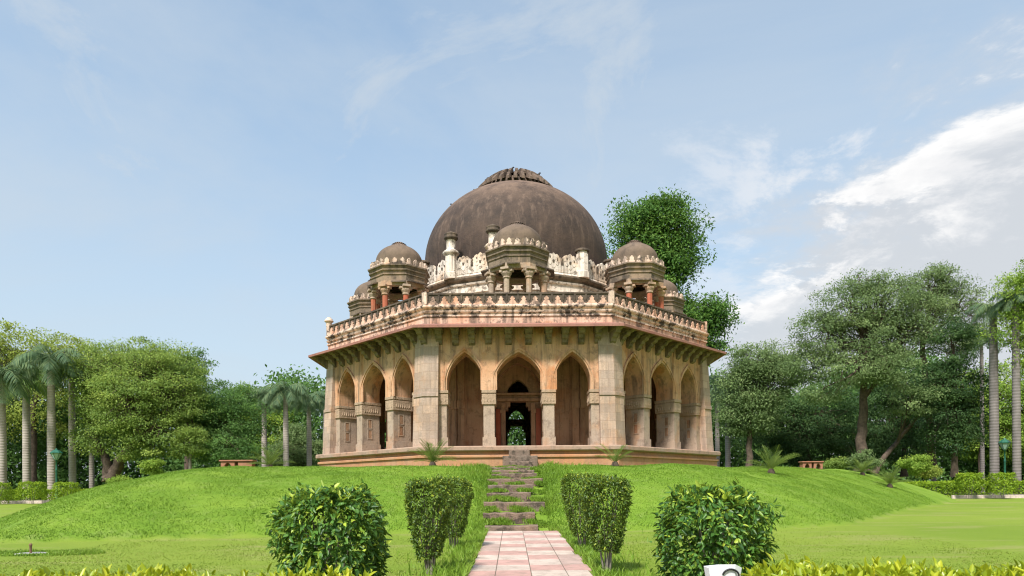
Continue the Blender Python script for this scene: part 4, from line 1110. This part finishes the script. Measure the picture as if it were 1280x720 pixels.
hedge('clipped_hedge', 'golden-leaved hedge along the bottom edge, right of the path', 1.66, 4.0, 4.6, .60, 1.125, .074, 6000, 'leaf_gold', 72, 75, 'golden hedges in the foreground')

# far hedges, kerbs and box topiaries
def kerb(xa, xb, y):
    m = MB(); x = xa; z0 = float(gz1((xa+xb)/2, y))
    while x < xb:
        l = min(1.1, xb - x); m.box(x, x+l-.02, y-.08, y+.08, z0-.1, z0+.26); x += 1.1
    return tag(m.build('kerb', M['kerbw'], None, .02), kind='structure')
kerb(-58, -28, 57.2); kerb(33.5, 60, 52.0)
hedge('clipped_hedge', 'low clipped hedge behind the kerb at the left, in front of the palms', -60, -35.5, 58.6, 1.1, 1.0, .17, 15000, 'leaf_hedge', 73, 0, 'clipped hedges at the lawn edge')
hedge('clipped_hedge', 'low clipped hedge behind the kerb at the right, in front of the palms', 30.5, 62, 53.4, 1.1, 1.15, .17, 17000, 'leaf_hedge', 74, 0, 'clipped hedges at the lawn edge')
for i, (px, d, hx, h, z0, lab) in enumerate(((41,55.5,.85,1.75,.55,'box topiary on a short stem by the left kerb'),(83,56.5,.82,1.7,.1,'square clipped box bush beside the left kerb, right of the stemmed one'),
        (-4,55.5,.85,1.7,.1,'clipped box bush cut by the left edge of the photo'),(1212,51,.75,1.85,.9,'topiary with a cube above a small ball, right of the mound'),
        (1253,50.5,.72,1.85,.5,'box topiary on a stem by the right kerb, below the lamp post'))):
    shrub('box_topiary', lab, X(px,d), d, box_shape(hx,hx,h,z0,.05,.25), 3200, .13, 'leaf_hedge', 80+i, 'topiary', 'box topiaries along the kerbs', 5)

# ------------------------------------------------------------------ small things
def lamp_post(label, px, d, top_py):
    x = X(px,d); z0 = gz1(x,d); h = Z(px,top_py,d) - z0; t = empty('street_lamp', (x,d,z0)); tag(t, label, 'lamp post', 'green lantern posts')
    m = MB(); m.lathe([(.20,-.1),(.20,.25),(.14,.3),(.13,.7),(.08,.8),(.075,h*.6),(.10,h*.61),(.065,h*.63),(.055,h-1.0),(.11,h-.98),(.10,h-.92)], 14); m.build('post', M['iron_green'], t)
    m = MB(); m.lathe([(.10,h-.92),(.16,h-.86),(.40,h-.40),(.43,h-.38)], 6, 0, 0, False); m.build('lantern_glass', M['lamp_glass'], t)
    m = MB(); m.lathe([(.45,h-.40),(.47,h-.34),(.22,h-.12),(.10,h-.08),(.07,h),(.01,h+.05)], 6, 0, 0, False)
    for k in range(6):
        a = k*PI/3; m.tube([(.16*math.sin(a),-.16*math.cos(a),h-.87),(.43*math.sin(a),-.43*math.cos(a),h-.39)], [.018,.018], 5)
    m.build('lantern_cap', M['iron_green'], t)
    return t
lamp_post('green lantern post among the palms on the left', 71, 57.5, 561)
lamp_post('green lantern post between the two thick palms on the right', 1256, 55.5, 548)

def bench(label, px, d, wpx, seed):
    x = X(px,d); z0 = gz1(x,d) - .03; t = empty('stone_bench', (x,d,z0)); tag(t, label, 'bench', 'red stone benches on the mound')
    hw = wpx/2/F*d; h = .56
    m = MB(); m.box(-hw, hw, -.34, .34, h-.08, h); m.build('seat', M['benchred'], t, .02)
    for s, (a, b) in enumerate(((-hw*.92, -hw*.10), (hw*.10, hw*.92))):
        m = MB(); c = [(0,0)]; mid = (a+b)/2; w_ = (b-a)/2
        if s == 0 or wpx < 35:
            cv = arch(w_*.5, .18, .42, 12)
            for i in range(len(cv)-1):
                (x0,q0),(x1,q1) = cv[i], cv[i+1]
                for y in (-.26,.26): m.add([(mid+x0,y,q0),(mid+x1,y,q1),(mid+x1,y,h-.10),(mid+x0,y,h-.10)], [(0,1,2,3)])
                m.add([(mid+x0,-.26,q0),(mid+x1,-.26,q1),(mid+x1,.26,q1),(mid+x0,.26,q0)], [(0,1,2,3)])
            m.box(a, mid-w_*.5, -.26, .26, -.1, h-.10); m.box(mid+w_*.5, b, -.26, .26, -.1, h-.10)
        else:
            m.box(a, b, -.26, .26, -.1, h-.10)
        m.build('support', M['benchred'], t, .01)
    return t
bench('long red stone bench on the mound left of the tomb', 298, 39, 42, 1)
bench('short red stone bench with arched supports right of the tomb', 1014, 46, 27, 2)

# sprinkler in a ring of longer grass
x, y = X(38,17.6), 17.6; z0 = gz1(x, y); t = empty('lawn_sprinkler', (x, y, z0)); tag(t, 'short rusty sprinkler pipe in a concrete pad on the left lawn', 'sprinkler')
m = MB(); m.lathe([(.36,-.05),(.36,.012),(.33,.02),(.01,.02)], 20, close=False); m.build('pad', M['concrete'], t)
m = MB(); m.lathe([(.03,0),(.03,.20),(.04,.21),(.04,.25),(.02,.27)], 10); m.build('pipe', M['rust'], t)

# white garden light by the right ficus
x, y = X(903,6.2), 6.2; z0 = gz1(x, y); t = empty('garden_light', (x, y, z0)); tag(t, 'white flared garden floodlight with a black bracket in front of the right ficus', 'garden light')
zt = Z(903,702,6.2) - z0
m = MB(); secs = []
for i in range(9):
    q = i/8; hw = .150 - .045*q; z = zt - .05 - .30*q
    secs.append([(-hw,-.07+.02*q,z),(-hw*.5,-.115+.03*q,z),(hw*.5,-.115+.03*q,z),(hw,-.07+.02*q,z),(hw,.10,z),(-hw,.10,z)])
topc = [(x_, y_, z_ + .05*(1-(x_/.15)**2)) for x_, y_, z_ in secs[0]]
secs = [topc] + secs[1:]
for i in range(8): m.add(secs[i] + secs[i+1], [(j,(j+1)%6,(j+1)%6+6,j+6) for j in range(6)], 0)
m.add(secs[0], [(0,1,2,3,4,5)]); m.add(secs[-1], [(5,4,3,2,1,0)])
m.build('lamp_head', M['white_metal'], t, .008)
m = MB(); m.tube([(.03 + .072*math.cos(a_), -.125, zt - .115 + .06*math.sin(a_)) for a_ in np.linspace(PI*.95, -.1*PI, 14)] + [(.10,-.11,zt-.3)], [.0085]*15, 8); m.build('bracket', M['black_metal'], t)
m = MB(); m.lathe([(.08,-.05),(.08,.02),(.035,.04),(.035,zt-.33)], 12); m.build('post', M['black_metal'], t)

# pigeons on the dome
def pigeon(label, x, y, z, rz, mat):
    t = empty('pigeon', (x,y,z), rz); tag(t, label, 'pigeon', 'pigeons perched on the dome')
    m = MB(); pts = [(-.20,0,.03),(-.12,0,.07),(-.05,0,.12),(.03,0,.15),(.08,0,.20),(.10,0,.245),(.125,0,.26),(.15,0,.255),(.175,0,.248)]
    m.tube(pts, [.012,.035,.065,.068,.048,.032,.034,.022,.005], 10)
    m.tube([(0,.03,.09),(.01,.03,0)], [.008,.006], 5); m.tube([(0,-.03,.09),(.01,-.03,0)], [.008,.006], 5)
    o = m.build('body', M[mat], t); o.scale = (1.5,1.5,1.5)
    m = MB(); 
    for s in (-1,1): m.add([(.05,s*.062,.15),(-.05,s*.075,.14),(-.17,s*.03,.05),(-.10,s*.07,.09),(.02,s*.075,.11)], [(0,1,2,3,4)])
    o = m.build('wing', M[mat], t); o.scale = (1.5,1.5,1.5)
def dome_z(r):
    best = None
    for (r0,z0_),(r1,z1_) in zip(prof[3:-1], prof[4:]):
        if r1 <= r <= r0: return z0_ + (z1_-z0_)*(r0-r)/max(1e-6,r0-r1)
    return prof[-1][1]
for px, lab, rz in ((598.7,'pigeon on the upper left slope of the dome, nearest the lotus cap',2.6),(580,'pigeon lower on the left slope of the dome, middle of three',.4),(570,'lowest pigeon on the left slope of the dome',2.9)):
    rx = (px-648)/F*44.2; z_ = dome_z(abs(rx)*1.06); pigeon(lab, BX+rx*1.0, BY-.9, z_-.12, rz, 'bird')
for rx, ry, z_, lab, rz in ((-.30,-.3,22.62,'pigeon on the very top of the lotus cap, left of centre',.3),(1.0,-.3,22.40,'pigeon on the right shoulder of the lotus cap',2.5),(-1.75,-.4,22.0,'pigeon on the left rim of the lotus cap',.5),(1.45,-.4,22.18,'pigeon on the right rim of the lotus cap',.2)):
    pigeon(lab, BX+rx, BY+ry, z_, rz, 'bird')

# ------------------------------------------------------------------ grass
def blades(n, xr, yr, hmin, hmax, keep, seed, wid=.016):
    g = np.random.default_rng(seed); x = g.uniform(*xr, n); y = g.uniform(*yr, n)
    k = keep(x, y, g); x, y = x[k], y[k]; n = len(x); z = gz(x, y) - .01
    h = g.uniform(hmin, hmax, n)*np.clip(1 + .8*(vnoise(x*.9, y*.9, 21) + .6*vnoise(x*3, y*3, 22)), .4, 1.8)
    a = g.random(n)*2*PI; la = g.random(n)*2*PI; le = h*g.uniform(.15,.9,n)
    wv = np.stack([np.cos(a)*wid, np.sin(a)*wid, np.zeros(n)], -1)*(.6+.8*g.random(n))[:,None]
    b = np.stack([x,y,z],-1); mid = b + np.stack([np.cos(la)*le*.3, np.sin(la)*le*.3, h*.62], -1); tip = b + np.stack([np.cos(la)*le, np.sin(la)*le, h], -1)
    V = np.stack([b-wv, b+wv, mid+wv*.7, tip, mid-wv*.7], 1)
    sn = vnoise(x*.35+y*.1, y*.9, 33) + .7*vnoise(x*1.1, y*2.3, 34) + .5*vnoise(x*3.1, y*3.7, 35)
    rnd = np.clip(.44 + sn*.42 + (g.random(n)-.5)*.45, 0, 1)
    return V, rnd
def off_path(x, y): return ((x < PX-1.2) | (x > PX+1.2) | (y > 23.6))
def off_stairs(x, y): return ~((x > -.85) & (x < 1.25) & (y > 23.3) & (y < 33.2))
def k_mound(x, y, g):
    d = inside_dist(x, y); r = np.hypot(x-BX, y-BY)
    return (d > .02) & (r > 12.6) & off_stairs(x, y) & (g.random(len(x)) < np.clip(1.25 - (y-24)/36, .25, 1))
V1, r1 = blades(680000, (-28,26), (20,46), .02, .06, k_mound, 91, .014)
def k_tuft(x, y, g):                    # uncut fringes beside path and stairs, and round the sprinkler
    e = np.minimum(np.abs(x-(PX-1.2)), np.abs(x-(PX+1.2)))
    fr = (y < 23.8) & off_path(x, y) & (g.random(len(x)) < np.exp(-e/.32))
    stx = (y >= 23.4) & (y < 32.5) & off_stairs(x, y) & (g.random(len(x)) < np.exp(-np.minimum(np.abs(x+.85), np.abs(x-1.25))/.5))
    return fr | stx
V2, r2 = blades(190000, (-4,4.6), (6,32.5), .10, .24, k_tuft, 92, .013)
V3, r3 = blades(9000, (-15.5,-10.5), (16.6,18.6), .05,.11, lambda x,y,g: (((x-X(38,17.6))/1.9)**2 + ((y-17.6)/.62)**2 < 1) & ((x-X(38,17.6))**2 + (y-17.6)**2 > .16), 93, .014)
def k_step(x, y, g): return (((y-23.57) % .83) > .52) & (g.random(len(x)) < .22 + .25*np.sin(x*5+y*3) + .25*(np.abs(x-.2) > .8))
V4, r4 = blades(110000, (-1.0,1.4), (23.8,31.9), .05,.15, k_step, 94, .013)
V5, r5 = blades(150000, (-12,12), (8,24), .015,.038, lambda x,y,g: off_path(x,y) & (inside_dist(x,y) < 0) & (np.abs(x) < y*.78) & (g.random(len(x)) < np.clip((24-y)/10,.1,1)), 95, .012)
V5r = np.clip(r5*1.15,0,1)
V4[..., 2] += (.14 * np.clip((1.25 - np.abs(V4[:, 0, 0] - .2)) / .35, 0, 1))[:, None]
def tri_mesh(V, rnd, mat):
    q = np.stack([V[:,0],V[:,1],V[:,2],V[:,4]],1); tipq = np.stack([V[:,4],V[:,2],V[:,3],V[:,3]*.98+V[:,4]*.02],1)
    o = np_mesh('grass', np.concatenate([q,tipq]), 4, mat, None, np.concatenate([rnd,rnd]), False, [(0,1,2,3)])
    return tag(o, None, None, None, 'stuff')
o = tri_mesh(np.concatenate([V1,V2,V3,V4]), np.concatenate([r1,r2,r3,r4]), M['grass']); tag(o, 'uncut bright green grass covering the mound and fringing path and steps', 'grass')
M['turf'] = leafmat('turf_blade', (.15,.245,.022), (.215,.30,.034), (.36,.37,.11), .5, .3, .3)
o = tri_mesh(V5, V5r, M['turf']); tag(o, 'short mown yellow-green grass of the flat lawn', 'grass')
